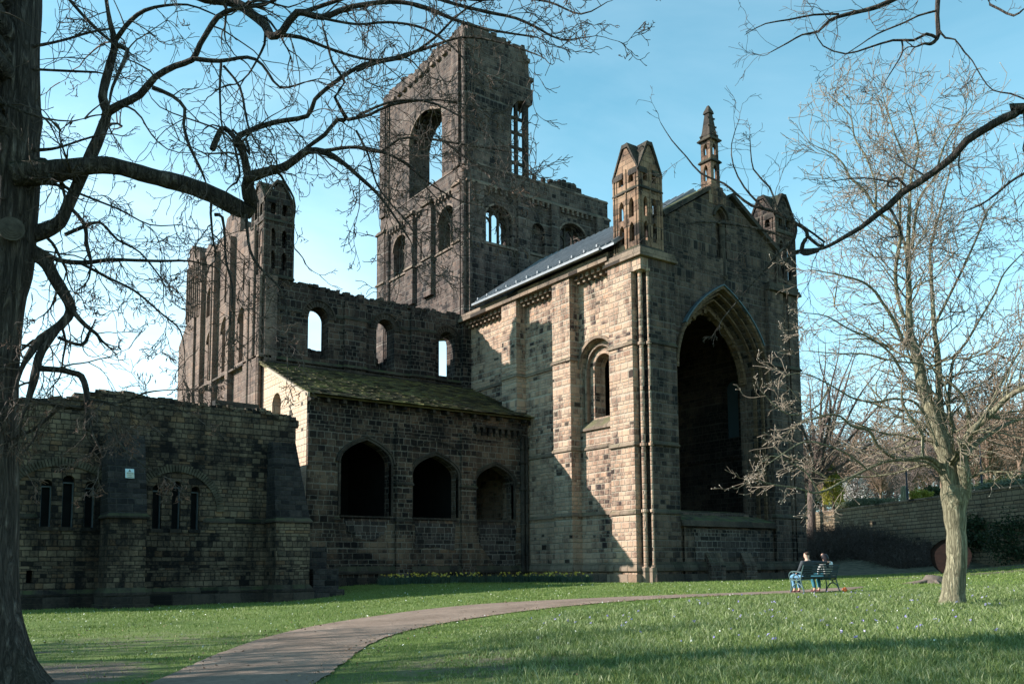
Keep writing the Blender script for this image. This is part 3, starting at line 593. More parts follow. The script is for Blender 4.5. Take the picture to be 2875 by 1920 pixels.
for i in range(14): m.box(-61.0+i*.85,-60.6+i*.85,TY0-.16,TY0+.1,36.6,36.85)
m.box(-60.9,-60.8,TY0-.05,TY0+.1,27.6,37); part(m,'corbel_table',S_TRIT,TU)
m=M()
for x0,x1,z0,z1 in ((-62.15,-60.95,8,26.1),(-57.5,-56.4,19.3,26.0),(-55.0,-53.72,19.3,26.0),(-50.75,-49.85,8,26.05)): m.box(x0,x1,TY0-.3,TY0+.02,z0,z1)
for y0,y1 in ((31.8,33.0),(35.9,36.9),(38.9,39.6),(43.2,44.5)): m.box(TX1-.02,TX1+.22,y0+.003,y1,8,26.06)
m.box(-62.1,-61.25,TY0-.15,TY0+.07,27.6,36.6); m.box(-51.2,-50.3,TY0-.14,TY0+.07,27.6,37.0)
part(m,'pilaster',S_TOWR,TW)
m=M()
for x,y,r,z1 in ((-49.52,31.62,.2,27.0),(-49.6,31.75,.17,37.2),(-60.6,31.72,.16,26),(-60.9,31.66,.1,26),(-61.0,31.78,.12,36.5)):
    m.cyl(x,y,16 if z1<30 else 27.4,z1,r,12)
part(m,'corner_shaft',S_TOWR,TW)
m=M()
def string_ring(m,x0,x1,y0,y1,z,h,p):
    string_box(m,x0,x1,y0,y0+.5,z,h,p); string_box(m,x0,x1,y1-.5,y1,z,h,p); string_box(m,x1-.5,x1,y0+.7,y1-.7,z+.002,h,p); string_box(m,x0,x0+.5,y0+.7,y1-.7,z+.002,h,p)
string_ring(m,TX0,TX1,TY0,TY1,22.0,.15,.12); string_ring(m,TX0,TX1,TY0,TY1,26.1,.2,.18)
string_box(m,TX0+.2,TX1-.02,TY0+.05,TY0+.6,27.5,.12,.05); string_box(m,TX1-.6,TX1-.02,TY0+.75,TY1,27.503,.12,.05)
for x0,x1 in ((-62.15,-60.95),(-57.5,-56.4),(-55.0,-53.72),(-50.75,-49.85)): string_box(m,x0,x1,TY0-.3,TY0,22.003,.15,.12); string_box(m,x0,x1,TY0-.3,TY0,26.103,.2,.12)
part(m,'string_course',S_TRIT,TW)
m=M()
for i in range(28):
    x=-60.6+i*.46
    if -57.6<x<-56.3 or -55.1<x<-53.6 or x>-50.9: continue
    m.box(x-.08,x+.08,TY0-.24,TY0+.02,25.75,26.09)
for i in range(24):
    y=33.1+i*.46
    if not(35.8<y<37 or 38.8<y<39.7 or y>43.1): m.box(TX1-.02,TX1+.2,y-.08,y+.08,25.75,26.09)
part(m,'corbel_table',S_TRIT,TW)
m=M()   # three-light tracery in the lower windows
def lights(pl,a0,a1,z0,zs,za,c0,c1):
    w_=(a1-a0)/3
    for k in (1,2):
        a=a0+k*w_; d=abs(a-(a0+a1)/2)/((a1-a0)/2); zt=zs+(za-zs)*math.sqrt(max(0,1-d*d))
        (m.box(a-.07,a+.07,c0,c1,z0-.02,zt+.03) if pl=='y' else m.box(c0,c1,a-.07,a+.07,z0-.02,zt+.03))
    for k in range(3):
        b0=a0+k*w_+.05; b1=b0+w_-.10; zt=(zs+(za-zs)*(.72 if k==1 else .28)); m.band(pl,arcpts(b0,b1,zt-.42,zt,60,4),.10,c0+.002,c1-.002)
lights('y',-59.7,-57.82,22.05,24.1,25.05,TY0+.5,TY0+.66); lights('y',-52.95,-51.02,22.15,24.0,25.05,TY0+.5,TY0+.66)
lights('x',33.35,35.3,22.2,23.85,24.8,TX1-.62,TX1-.47); lights('x',39.9,42.1,22.2,23.9,25.0,TX1-.62,TX1-.47)
part(m,'window_tracery',S_TRMD,TW)
m=M()
for pl,a0,a1,zs,za,c0,c1 in (('y',-59.9,-57.62,24.2,25.25,TY0-.08,TY0+.2),('y',-53.15,-50.82,24.1,25.25,TY0-.08,TY0+.2),('x',33.2,35.5,23.9,24.95,TX1-.2,TX1+.08),('x',39.7,42.3,24.0,25.15,TX1-.2,TX1+.08)):
    m.band(pl,arcpts(a0,a1,zs,za,90,10),.14,c0,c1)
part(m,'window_hood',S_TRIT,TW)
m=M()   # ruined north part of the belfry's east parapet
pn=ragged([(44.0,27.75),(42.6,27.6),(42.0,27.75),(41.5,28.3),(40.2,28.4),(39.5,28.0),(39.0,27.85)],.3,.08)
m.prism('x',[(38.9,27.45),(44.02,27.45)]+pn,[],TX1-.9,TX1-.08)
for y,h in ((37.75,.42),(38.55,.45),(39.2,.4)): m.box(TX1-.5,TX1-.2,y-.09,y+.09,27.6,27.7+h)
stones(m,'x',[(39,28),(41.5,28.35)],TX1-.8,TX1-.2,18,(.2,.4),.1)
part(m,'broken_parapet',S_TRAN,TW)

# ---- south transept
m=M()
topT=ragged([(31.9,16.5),(30.5,16.75),(29.3,16.6),(27.5,16.45),(26.5,16.7),(25.2,16.75),(24.3,16.5),(22.85,16.75),(22.4,16.4),(21,16.65),(19.4,16.85),(17.8,16.9)],.3,.09)
H=[opening(20.5,21.78,12.4,14.85,15.55,90,8),opening(25.0,26.25,12.4,14.8,15.5,90,8),opening(29.54,30.75,12.4,14.7,15.38,90,8)]
m.prism('x',[(17.78,GB),(31.9,GB)]+topT,H,-50.35,-49.3)
stones(m,'x',[(18,16.8),(24,16.6),(31.7,16.6)],-50.2,-49.4,170,(.15,.45),.12)
H2=[opening(20.0,21.8,12.9,15.0,15.8,90,8),opening(24.6,26.2,12.2,14.7,15.6,90,8),opening(29.0,30.8,12.2,14.6,15.5,90,8)]
topW=ragged([(31.9,15.6),(26,16.0),(22,16.4),(19.0,16.6)],.35,.12)
m.prism('x',[(19.0,GB),(31.9,GB)]+topW,[opening(27.6,31.2,12.0,16.0,16.2,90,6)],-62.2,-61.2)
TE=part(m,'transept_walls',S_TRAN)
m=M()
topG=ragged([(-51.3,20.3),(-53.7,20.95)],.3,.1)+ragged([(-53.72,21.9),(-54.6,22.2),(-56.4,22.8)],.3,.12)+ragged([(-56.9,21.6),(-58.4,21.4),(-60.0,22.0),(-62.2,21.4)],.3,.15)
lan=lambda a0,a1,z0,z1: opening(a0,a1,z0,z1-(a1-a0)*.6,z1,60,6)
HS=[lan(-59.75,-58.45,12.5,15.75),lan(-56.75,-55.15,12.5,16.0),lan(-53.45,-52.05,12.5,15.85),lan(-60.3,-59.2,16.9,18.9),lan(-56.5,-55.4,17.0,19.3),lan(-53.0,-52.0,16.9,19.0)]
m.prism('y',[(-62.2,GB),(-49.32,GB),(-49.32,20.0)]+topG,HS,17.75,18.15)
m.prism('y',[(-62.19,GB),(-49.34,GB),(-49.34,16.8),(-51.2,16.8)]+[(a,z-.3) for a,z in topG],[],18.151,18.95)
TG=part(m,'transept_south_gable',S_SGAB)
m=M()
for x0,x1,z1,d in ((-58.3,-57.65,20.8,.35),(-55.0,-54.45,20.8,.35),(-51.8,-50.35,19.9,.3),(-62.2,-60.6,21.0,.3)): m.box(x0,x1,17.75-d,17.8,GB,z1)
m.box(-50.3,-49.5,17.45,17.8,GB,16.95); m.box(-49.32,-49.1,17.78,18.5,GB,16.93)
part(m,'pilaster',S_SGAB,TG)
m=M(); m.prism('y',[(-65.4,GB),(-61.6,GB),(-61.6,17.3),(-63.4,17.1),(-65.2,15.85)],[],17.3,18.9); m.prism('y',[(-65.6,GB),(-62,GB),(-62,12),(-65.6,12)],[],17.2,19.0); m.prism('y',[(-63.75,17.2),(-60.9,17.2),(-60.9,21.3)]+ragged([(-61.2,22.0),(-62.2,22.3),(-63.2,22.8),(-63.7,21.6)],.25,.15),[],17.4,19.2)
part(m,'stepped_buttress',S_SGAB,TG)
m=M()
for y in (17.5,17.95,18.5,19.0): m.cyl(-63.78,y,17.2,21.3,.1,8)
for x in (-63.7,-63.2,-62.7,-62.2,-61.7,-61.2,-58.0,-49.9): m.cyl(x,17.38 if x>-60 else 17.38,17.2 if x<-60 else 12.2,21.2 if x<-60 else 20.0,.085,8)
m.cyl(-49.42,17.6,GB,16.9,.13,10); m.cyl(-50.9,17.44,GB,16.9,.1,8)
part(m,'nook_shaft',S_SGAB,TG)
m=M()
for a0,a1,z1 in ((-59.75,-58.45,15.75),(-56.75,-55.15,16.0),(-53.45,-52.05,15.85)):
    m.band('y',arcpts(a0,a1,z1-(a1-a0)*.6,z1,60,7),.15,17.62,17.9)
    c=(a0+a1)/2
string_box(m,-62.2,-49.4,17.75,17.9,12.05,.22,.3)
part(m,'window_hood',S_TRIT,TG)
m=M()
for y0,y1 in ((22.76,24.19),(27.37,29.14)): m.box(-49.32,-49.05,y0,y1,GB,16.1+random.uniform(0,.3))
m.box(-49.32,-48.98,31.2,31.84,GB,16.1)
part(m,'pilaster',S_TRAN,TE)
m=M(); string_box(m,-49.6,-49.3,17.8,31.8,12.0,.15,.14)
for y0,y1 in ((18.0,20.2),(22.1,22.76),(24.19,24.75),(26.5,27.37),(29.14,29.3),(31.0,31.8)): string_box(m,-49.6,-49.3,y0,y1,15.02,.12,.07)
for y0,y1 in ((22.76,24.19),(27.37,29.14)): string_box(m,-49.6,-49.05,y0,y1,15.023,.12,.07); string_box(m,-49.6,-49.05,y0,y1,12.0,.15,.12)
part(m,'string_course',S_TRMD,TE)
m=M()
def vouss(m,pl,a0,a1,zs,za,th,dep,c,n,gap=.015,jit=.0):
    pth=arcpts(a0,a1,zs,za,90,n*2)
    for i in range(0,len(pth)-2,2):
        p=pth[i+1]; q0=pth[i]; q1=pth[i+2]; dx,dz=q1[0]-q0[0],q1[1]-q0[1]; l=math.hypot(dx,dz); ang=math.atan2(dz,dx)
        nx,nz_=-dz/l,dx/l; t=th+random.uniform(-jit,jit); cc=(p[0]+nx*t/2,p[1]+nz_*t/2)
        if pl=='x': m.rbox((c+random.uniform(0,.02),cc[0],cc[1]),(dep,l-gap,t),(ang,0,0))
        else: m.rbox((cc[0],c,cc[1]),(l-gap,dep,t),(0,-ang,0))
for a0,a1,zs,za in ((20.5,21.78,14.85,15.55),(25.0,26.25,14.8,15.5),(29.54,30.75,14.7,15.38)): vouss(m,'x',a0,a1,zs,za,.34,.3,-49.40,7,.02)
part(m,'voussoir_arch',S_TRMD,TE)
m=M()
for a0,a1,zs,za in ((20.5,21.78,14.85,15.55),(25.0,26.25,14.8,15.5),(29.54,30.75,14.7,15.38)): m.band('x',arcpts(a0-.36,a1+.36,zs,za+.36,90,9),.1,-49.5,-49.18)
part(m,'window_hood',S_TRMD,TE)

# ---- east chapels of the transept
m=M()
HC=[opening(19.65,22.6,2.62,5.5,6.72,50,8),opening(23.92,26.86,2.6,5.05,6.18,50,8),opening(28.07,30.72,2.58,4.8,5.85,50,8)]
m.prism('x',[(17.8,GB),(31.84,GB),(31.84,8.72),(17.8,8.72)],HC,-43.45,-42.75)
for y0,y1 in ((22.88,23.83),(27.03,28.0)): m.box(-42.8,-42.58,y0,y1,GB,7.6)
m.box(-42.8,-42.62,17.80,19.3,GB,7.86)
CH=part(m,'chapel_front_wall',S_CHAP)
m=M()
for y in (23.4,27.5): m.box(-49.2,-43.5,y-.35,y+.35,GB,9.0)
m.box(-49.25,-49.0,18.9,31.8,GB,11); part(m,'chapel_partition',DARKV,CH)
m=M()
for a0,a1,zs,za in ((19.65,22.6,5.5,6.72),(23.92,26.86,5.05,6.18),(28.07,30.72,4.8,5.85)):
    m.band('x',[(a0,2.75)]+arcpts(a0,a1,zs,za,50,12)+[(a1,2.75)],.12,-42.95,-42.66)
    m.band('x',arcpts(a0-.14,a1+.14,zs,za+.14,50,12),.1,-42.9,-42.6)
m.band('x',arcpts(23.8,27.1,6.2,7.0,40,8),.06,-42.8,-42.7)
part(m,'arch_moulding',S_TRMD,CH)
m=M()
for a0,a1 in ((19.65,22.6),(23.92,26.86),(28.07,30.72)):
    for i in range(11):
        y=a0+(a1-a0)*(i+.5)/11; m.rbox((-43.05,y,2.62),(.6,(a1-a0)/11-.02,.16),(random.uniform(-.08,.08),0,0))
string_box(m,-43.3,-42.75,17.8,31.8,-.35,.28,.16); string_box(m,-43.3,-42.75,17.8,19.6,2.45,.13,.08)
for y0,y1 in ((22.88,23.83),(27.03,28.0)): string_box(m,-43.3,-42.58,y0,y1,4.42,.13,.08); string_box(m,-43.3,-42.6,y0,y1,2.45,.13,.06)
m.box(-43.4,-42.45,17.75,31.8,GB,-.52); m.box(-43.4,-42.35,18.1,31.8,GB,-.72)
m.box(-42.8,-42.5,19.3,21.0,7.9,8.0) if 0 else None
m.box(-42.9,-42.45,27.9,31.3,8.0,8.14)
part(m,'string_course',S_TRMD,CH)
m=M()
for i in range(8): y=28.1+i*.43; m.box(-42.8,-42.48,y-.1,y+.1,7.72,8.0); m.box(-42.8,-42.6,y-.08,y+.08,7.56,7.722)
for i in range(16): y=17.9+i*.9; m.box(-42.8,-42.35,y-.08,y+.08,8.5,8.68)
part(m,'corbel_table',S_TRMD,CH)
m=M()
m.cyl(-42.66,31.35,-.3,7.7,.14,10); m.cyl(-42.62,31.62,-.3,7.7,.1,10)
for z in (2.4,4.5,6.1): m.cyl(-42.66,31.35,z,z+.14,.2,10)
for y in (17.95,): m.cyl(-42.72,y-.02,2.2,6.3,.1,8)
part(m,'nook_shaft',S_TRMD,CH)
m=M()
m.prism('y',[(-49.2,GB),(-43.46,GB),(-43.46,8.95),(-43.5,9.35),(-49.2,11.75)],[opening(-47.75,-46.45,6.2,8.95,9.62,90,8)],17.8,18.4)
m.prism('y',[(-43.455,GB),(-42.76,GB),(-42.76,8.9),(-43.455,9.2)],[],17.775,18.3)
EW=part(m,'chapel_end_wall',S_CLEAN,CH); m=M(); m.box(-47.9,-46.3,18.42,18.46,6.0,9.8); part(m,'added_window_blocker',GLASSD,EW)  # dark panel added behind the window to keep sun out of the chapel
m=M(); m.prism('x',[(19.9,2.42),(22.4,2.42),(22.2,1.75),(21.6,1.4),(20.8,1.5),(20.1,1.9)],[],-42.9,-42.72); m.prism('x',[(24.1,2.4),(26.7,2.4),(26.6,.9),(25.4,1.1),(24.1,1.0)],[],-42.9,-42.722); m.prism('x',[(28.2,2.4),(30.9,2.4),(30.8,-.1),(29.3,.1),(28.4,1.2)],[],-42.9,-42.724); part(m,'repointed_patch',S_BLK,CH)
# stone slated lean-to roof, laid course by course
m=M(); NR=19
def rp(t): return (-49.25+(7.05)*t,11.78-2.95*t)
for i in range(NR):
    t0=i/NR; t1=(i+1.35)/NR; x0,z0=rp(t0); x1,z1=rp(min(t1,1.02)); lift=.085
    ys=[17.52]+[17.52+ (14.3)*(k/36)+random.uniform(-.06,.06) for k in range(1,36)]+[31.86]
    for a,b in zip(ys[:-1],ys[1:]):
        e=random.uniform(-.03,.03); z_=random.uniform(-.015,.025)
        m.add([(x0,a+.006,z0),(x0,b-.006,z0),(x1+e,b-.006,z1+lift+z_),(x1+e,a+.006,z1+lift+z_),(x0,a+.006,z0-.05),(x0,b-.006,z0-.05),(x1+e,b-.006,z1+lift-.05+z_),(x1+e,a+.006,z1+lift-.05+z_)],[(0,1,2,3),(7,6,5,4),(0,4,5,1),(1,5,6,2),(2,6,7,3),(3,7,4,0)])
slab(m,[(-49.25,17.6,11.70),(-49.25,31.84,11.70),(-42.4,31.84,8.82),(-42.4,17.6,8.82)],.10)
CR=part(m,'chapel_roof',SLATE)
m=M(); 
x0,z0=rp(.22); x1,z1=rp(1.01)
m.prism('y',[(x0,z0-.16),(x1,z1-.16),(x1,z1+.0),(x0,z0+.0)],[],17.42,17.56); m.rbox((-42.25,17.55,8.78),(.5,.12,.2),(0,.39,0))
part(m,'barge_board',TIMB,CR)
m=M(); m.box(-49.3,-49.0,17.9,31.8,11.75,11.87); part(m,'lead_flashing',S_TRMD,CR)
# slope of rubble and moss where the chapel roof meets the presbytery
m=M()
part_fix=None

# ================================================================== EAST RANGE (separate building on the left)
rangeb=empty('abbey_east_range',(-41,6,-1.6),'long low dark rubble-stone abbey range with six narrow lancet windows and two sloping buttresses','ruin')
rinv=Matrix.Translation((41,-6,1.6))
def rpart(m,name,mat,parent=None):
    first=None
    for q in clusters(m,0.06):
        o=q.build(name,mat,parent or rangeb)
        if parent is None: o.matrix_parent_inverse=rinv
        first=first or o
    return first
m=M()
nodes=[(16.12,6.75),(15.8,7.0),(14.1,7.15),(12.2,7.18),(10.9,7.2),(9.2,7.25),(8.4,7.3),(7.6,7.25),(6.6,6.95),(5.7,6.75),(4.5,6.65),(2,6.7),(-3,6.6)]
lw=[(5.44,5.84,1.72,3.62),(6.22,6.66,1.72,3.83),(7.06,7.44,1.72,3.61),(9.72,10.1,1.72,3.61),(10.52,10.9,1.72,3.8),(11.33,11.7,1.72,3.61)]
HR=[opening(a,b,z0,z1-(b-a)/2,z1,90,5) for a,b,z0,z1 in lw]+[[(5.05,-.52),(5.27,-.52),(5.27,-.02),(5.05,-.02)]]
m.prism('x',[(-3,GB-.3),(16.12,GB-.3)]+ragged(nodes,.28,.07),HR,-40.9,-40.0)
m.box(-49,-40.95,15.2,16.1,GB,6.3)
stones(m,'x',nodes,-40.8,-40.05,330,(.15,.42),.12)
for i in range(30): m.rbox((random.uniform(-41.5,-40.3),8.3+random.gauss(0,.6),7.35+random.uniform(-.15,.12)),(.45,.5,.22),(0,random.uniform(-.2,.2),random.random()))
RW=rpart(m,'range_wall',S_RANG)
m=M(); m.box(-44.0,-40.9,-3,15.2,5.9,6.2); rpart(m,'wall_walk',S_RANG)
m=M(); m.rbox((-43,14.2,7.92),(.5,2.15,.28),(-.02,0,0)); m.rbox((-43.05,14.2,7.6),(.3,1.9,.4),(0,0,0)); m.box(-43.3,-42.8,13.2,15.2,5.8,7.5); rpart(m,'coping_slab',S_TRMD)
m=M()
for a,b,z0,z1 in lw: m.box(-40.42,-40.38,a-.02,b+.02,z0-.02,z1+.02)
m.box(-40.8,-40.5,5.0,5.3,-.6,0)
WP=rpart(m,'window_glazing',GLASSD,RW)
m=M()
for a,b,z0,z1 in lw:
    zt=z1-(b-a)/2-.05; m.box(-40.37,-40.22,a,a+.045,z0,zt); m.box(-40.37,-40.22,b-.045,b,z0,zt); m.box(-40.36,-40.23,a+.045,b-.045,zt-.05,zt)
rpart(m,'window_frame',FRAME,RW)
m=M()
for a,b,z0,z1 in lw: m.box(-40.2,-39.93,a-.06,b+.06,z0-.16,z0-.001)
rpart(m,'window_sill',S_TRMD,RW)
m=M()
vouss(m,'x',4.35,8.15,2.7,4.2,.32,.14,-40.0,26,.022,.04); vouss(m,'x',9.0,12.45,2.5,4.2,.32,.14,-40.0,24,.022,.04)
rpart(m,'relieving_arch',S_VOUS,RW)
m=M(); string_box(m,-40.3,-40.0,11.94,14.7,2.02,.14,.08); string_box(m,-40.3,-40.0,4,5.3,2.02,.14,.07); string_box(m,-40.3,-40.0,-3,16.1,-1.05,.16,.16); m.box(-40.3,-39.8,-3,16.12,GB-.3,-1.06); m.box(-40.3,-39.68,-3,16.15,GB-.3,-1.34)
rpart(m,'plinth_course',S_TRMD,RW)
for (y0,y1,xf,top) in ((7.68,9.12,-38.35,5.55),(14.75,16.35,-38.75,5.75)):
    m=M(); m.box(-40.05,xf,y0,y1,GB-.3,2.08); 
    B=rpart(m,'buttress',S_RANG)
    m=M(); m.prism('x',[(0,0),(1,0),(1,1)],[],0,0) if 0 else None
    a=y0-.02; b=y1+.02
    if y0<10: q=[(-40.05,2.2),(xf-.05,2.2),(-39.2,top),(-40.05,top)]
    else: q=[(-40.05,2.2),(xf-.05,2.2),(-39.3,top),(-40.05,top)]
    m.add([(x,a,z) for x,z in q]+[(x,b-(.0 if y0<10 else (0.55 if z>3 else 0)),z) for x,z in q],[(0,1,2,3),(7,6,5,4),(0,4,5,1),(1,5,6,2),(2,6,7,3),(3,7,4,0)])
    rpart(m,'weathered_slope',S_DARK,B)
    m=M(); string_box(m,-40.05,xf,y0,y1,2.06,.13,.1); string_box(m,-40.05,xf,y0,y1,-1.04,.2,.14); m.box(-40.05,xf+.18,y0-.18,y1+.18,GB-.4,-1.05); m.box(-40.05,xf+.32,y0-.3,y1+.3,GB-.5,-1.4); rpart(m,'buttress_course',S_TRMD,B)
m=M(); m.rbox((-39.6,17.3,-.55),(1.0,1.3,1.0),(0,0,.05)); m.rbox((-39.4,17.2,-1.3),(1.5,1.7,.6),(0,0,.03)); m.box(-40.6,-39.9,16.1,17.7,GB,1.0)
rpart(m,'stone_footing',S_DARK)
# warning sign on the buttress slope
sg=empty('warning_sign',(-38.93,8.49,3.9),'small pale warning notice with a triangle fixed to the dark sloping buttress','sign')
sinv=Matrix.Translation((38.93,-8.49,-3.9))
tilt=math.atan2(.85,3.35)
def sgm(v):
    # local: y right, z up, x out of the board; lean back with the slope
    y,z,x=v; return (-38.93+x*math.cos(tilt)-z*math.sin(tilt)+.16, 8.49+y, 3.9+z*math.cos(tilt)+x*math.sin(tilt))
def sbox(m,y0,y1,z0,z1,x0,x1):
    m.add([sgm(q) for q in ((y0,z0,x0),(y1,z0,x0),(y1,z1,x0),(y0,z1,x0),(y0,z0,x1),(y1,z0,x1),(y1,z1,x1),(y0,z1,x1))],[(3,2,1,0),(4,5,6,7),(0,1,5,4),(1,2,6,5),(2,3,7,6),(3,0,4,7)])
PANW=newmat('sign_blue_white',.5,(.50,.62,.66)); PANC=newmat('sign_cream',.5,(.46,.46,.38)); INK=newmat('sign_ink',.6,(.03,.035,.04)); INKG=newmat('sign_grey_print',.6,(.17,.17,.14))
m=M(); sbox(m,-.17,.17,-.2,.2,0,.02); o=m.build('sign_board',PANW,sg); o.matrix_parent_inverse=sinv
m=M(); sbox(m,-.13,.16,-.185,.05,.02,.024); o=m.build('cream_panel',PANC,sg); o.matrix_parent_inverse=sinv
m=M(); 
tri=[(-.06,.07),(.06,.07),(0,.175)]; n0=len(m.v); m.add([sgm((a,b,.0205)) for a,b in tri]+[sgm((a,b,.026)) for a,b in tri],[(0,1,2),(5,4,3),(0,1,4,3),(1,2,5,4),(2,0,3,5)]); o=m.build('hazard_triangle',INKG,sg); o.matrix_parent_inverse=sinv
m=M(); sbox(m,-.006,.006,.10,.14,.0265,.029); sbox(m,-.006,.006,.08,.09,.0265,.029)
sbox(m,-.07,.07,-.075,-.062,.0245,.027); sbox(m,-.07,.09,-.165,-.15,.0245,.027)
o=m.build('small_print',INK,sg); o.matrix_parent_inverse=sinv
def text(s,size,y,z):
    cu=bpy.data.curves.new('t','FONT'); cu.body=s; cu.size=size; cu.align_x='CENTER'; cu.extrude=.001
    o=bpy.data.objects.new('t',cu); COL.objects.link(o); dg=bpy.context.evaluated_depsgraph_get(); me=bpy.data.meshes.new_from_object(o.evaluated_get(dg)); bpy.data.objects.remove(o)
    vs=[sgm((v.co.x+y,v.co.y+z,.0255+v.co.z)) for v in me.vertices]; fs=[tuple(p.vertices) for p in me.polygons]
    mm=M(); mm.add(vs,fs); o=mm.build('lettering',INK,sg,fix=False); o.matrix_parent_inverse=sinv
text('Warning',.07,.01,-.01); text('&',.04,.01,-.125)

# ================================================================== GROUND, PATH, HILLSIDE
def lawnmat(name,far=False):
    m=newmat(name,0.95); g=G(m); pos=g.n('ShaderNodeNewGeometry').outputs['Position']
    a=g.noise(pos,.35,4,.6); b=g.noise(pos,3.5,5,.65); c_=g.noise(pos,40,3,.7)
    k=g.ma('ADD',g.ma('MULTIPLY',a,.4),g.ma('ADD',g.ma('MULTIPLY',b,.35),g.ma('MULTIPLY',c_,.25)))
    c=g.ramp(k,[(.32,(.05,.085,.015)),(.47,(.095,.145,.028)),(.58,(.135,.185,.045)),(.72,(.20,.21,.08))])
    if not far:
        # bare soil round the foot of the big tree and a leaf-strewn worn patch in the lawn
        def blob(x,y,r,edge=.6):
            v=g.n('ShaderNodeVectorMath',operation='DISTANCE'); sp=g.n('ShaderNodeSeparateXYZ'); g.put(sp.inputs[0],pos); g.put(v.inputs[0],g.comb(sp.outputs[0],sp.outputs[1],0.0)); v.inputs[1].default_value=(x,y,0)
            return g.rng(g.ma('ADD',v.outputs['Value'],g.ma('MULTIPLY',g.ma('SUBTRACT',b,.5),r*1.3)),r*(1-edge),r,1.0,0.0)
        soil=g.ma('MAXIMUM',blob(-15.2,2.2,1.75,.35),g.ma('MULTIPLY',blob(-19.5,4.6,3.4,.9),g.rng(b,.47,.58)))
        soil=g.ma('MAXIMUM',soil,g.ma('MULTIPLY',blob(-11.0,7.2,2.4,.8),g.rng(b,.42,.56)))
        sc=g.ramp(c_,[(.3,(.10,.075,.055)),(.6,(.20,.155,.115)),(.8,(.28,.22,.17))]); c=g.mix(soil,c,sc)
    g.col(c); g.bump(c_,.05); return m
LAWN=lawnmat('lawn_soil_and_grass'); LAWNF=lawnmat('hillside_grass',True)
def grid_mesh(name,xs,ys,zf,mat,mask=None):
    Xg,Yg=np.meshgrid(xs,ys,indexing='ij'); Zg=zf(Xg,Yg); nx_,ny_=Xg.shape
    me=bpy.data.meshes.new(name); vs=np.stack([Xg.ravel(),Yg.ravel(),Zg.ravel()],1)
    idx=np.arange(nx_*ny_).reshape(nx_,ny_); f=np.stack([idx[:-1,:-1],idx[1:,:-1],idx[1:,1:],idx[:-1,1:]],-1).reshape(-1,4)
    if mask is not None: cx=vs[f].mean(1); f=f[mask(cx[:,0],cx[:,1])]
    me.from_pydata(vs.tolist(),[],f.tolist()); me.update()
    return link(name,me,mat,smooth=True)
def axis(a,b,step,far):
    l=[a-x for x in far[::-1]]; return np.array(l+list(np.arange(a,b,step))+[b]+[b+x for x in far])
far=[3,8,16,30,60,120,250,500,900]
def lowmask(x,y): return ((x-WA[0])*WN[0]+(y-WA[1])*WN[1])<1.2
def zlow(x,y):
    z=gz(x,y); r=np.hypot(x+30,y-30); return np.where(r>110,z-(r-110)*.01,z)
tag(grid_mesh('ground',axis(-70,14,.6,far),axis(-12,70,.6,far),zlow,LAWN,lowmask),kind='structure')
# hillside in coordinates along and behind the wall
us=np.concatenate([np.arange(-160,-20,10.),np.arange(-20,130,2.5),np.arange(130,420,15.)]); ds=np.concatenate([[.35],np.arange(1,90,2.),np.arange(90,420,12.)])
Ug,Dg=np.meshgrid(us,ds,indexing='ij'); Xh=WA[0]+WD[0]*Ug+WN[0]*Dg; Yh=WA[1]+WD[1]*Ug+WN[1]*Dg; Zh=hillz(Xh,Yh)+.25*np.sin(Xh*.13)*np.sin(Yh*.11)*np.clip(Dg/20,0,1)
me=bpy.data.meshes.new('hillside'); idx=np.arange(Xh.size).reshape(Xh.shape); f=np.stack([idx[:-1,:-1],idx[1:,:-1],idx[1:,1:],idx[:-1,1:]],-1).reshape(-1,4)
me.from_pydata(np.stack([Xh.ravel(),Yh.ravel(),Zh.ravel()],1).tolist(),[],f.tolist()); me.update(); tag(link('hillside',me,LAWNF,smooth=True),kind='structure')
# footpath
PL=[(-10.6,1.6),(-11.9,2.3),(-13.06,3.22),(-14.5,4.13),(-15.93,5.05),(-17.98,6.58),(-19.74,8.25),(-20.96,9.92),(-22.1,12.4),(-22.4,15.0),(-21.3,17.6),(-20.3,20.5),(-19.95,23.8),(-19.6,26.4),(-19.5,27.8),(-19.0,29.0)]
PR=[(-9.1,3.3),(-10.2,4.0),(-11.27,4.84),(-12.3,5.6),(-13.94,6.75),(-15.2,7.7),(-16.5,9.0),(-17.5,10.6),(-18.2,12.6),(-18.4,14.9),(-18.1,16.9),(-17.85,18.9),(-17.9,21.5),(-17.75,24.4),(-17.9,26.4),(-18.6,28.6)]
def resample(p,n):
    p=np.array(p,float)
    # catmull-rom
    out=[]; m_=len(p)
    for k in np.linspace(0,m_-1.0001,n):
        i=int(k); t=k-i; a,b,c,d=p[max(i-1,0)],p[i],p[min(i+1,m_-1)],p[min(i+2,m_-1)]
        out.append(.5*((2*b)+(-a+c)*t+(2*a-5*b+4*c-d)*t*t+(-a+3*b-3*c+d)*t**3))
    return np.array(out)
pl=resample(PL,260); pr=resample(PR,260)
def jag(p,s): 
    k=np.arange(len(p)); return p+np.stack([np.interp(k,np.arange(0,len(p)+2,2),rng.normal(0,s,len(p)//2+1)),np.interp(k,np.arange(0,len(p)+2,2),rng.normal(0,s,len(p)//2+1))],1)
pl=jag(pl,.014); pr=jag(pr,.018)
vs=[];NC=9
for a,b in zip(pl,pr):
    for j in range(NC):
        q=a+(b-a)*j/(NC-1); vs.append((q[0],q[1],gzf(*q)+.018+.02*math.sin(math.pi*j/(NC-1))))
fs=[(i*NC+j,i*NC+j+1,(i+1)*NC+j+1,(i+1)*NC+j) for i in range(len(pl)-1) for j in range(NC-1)]
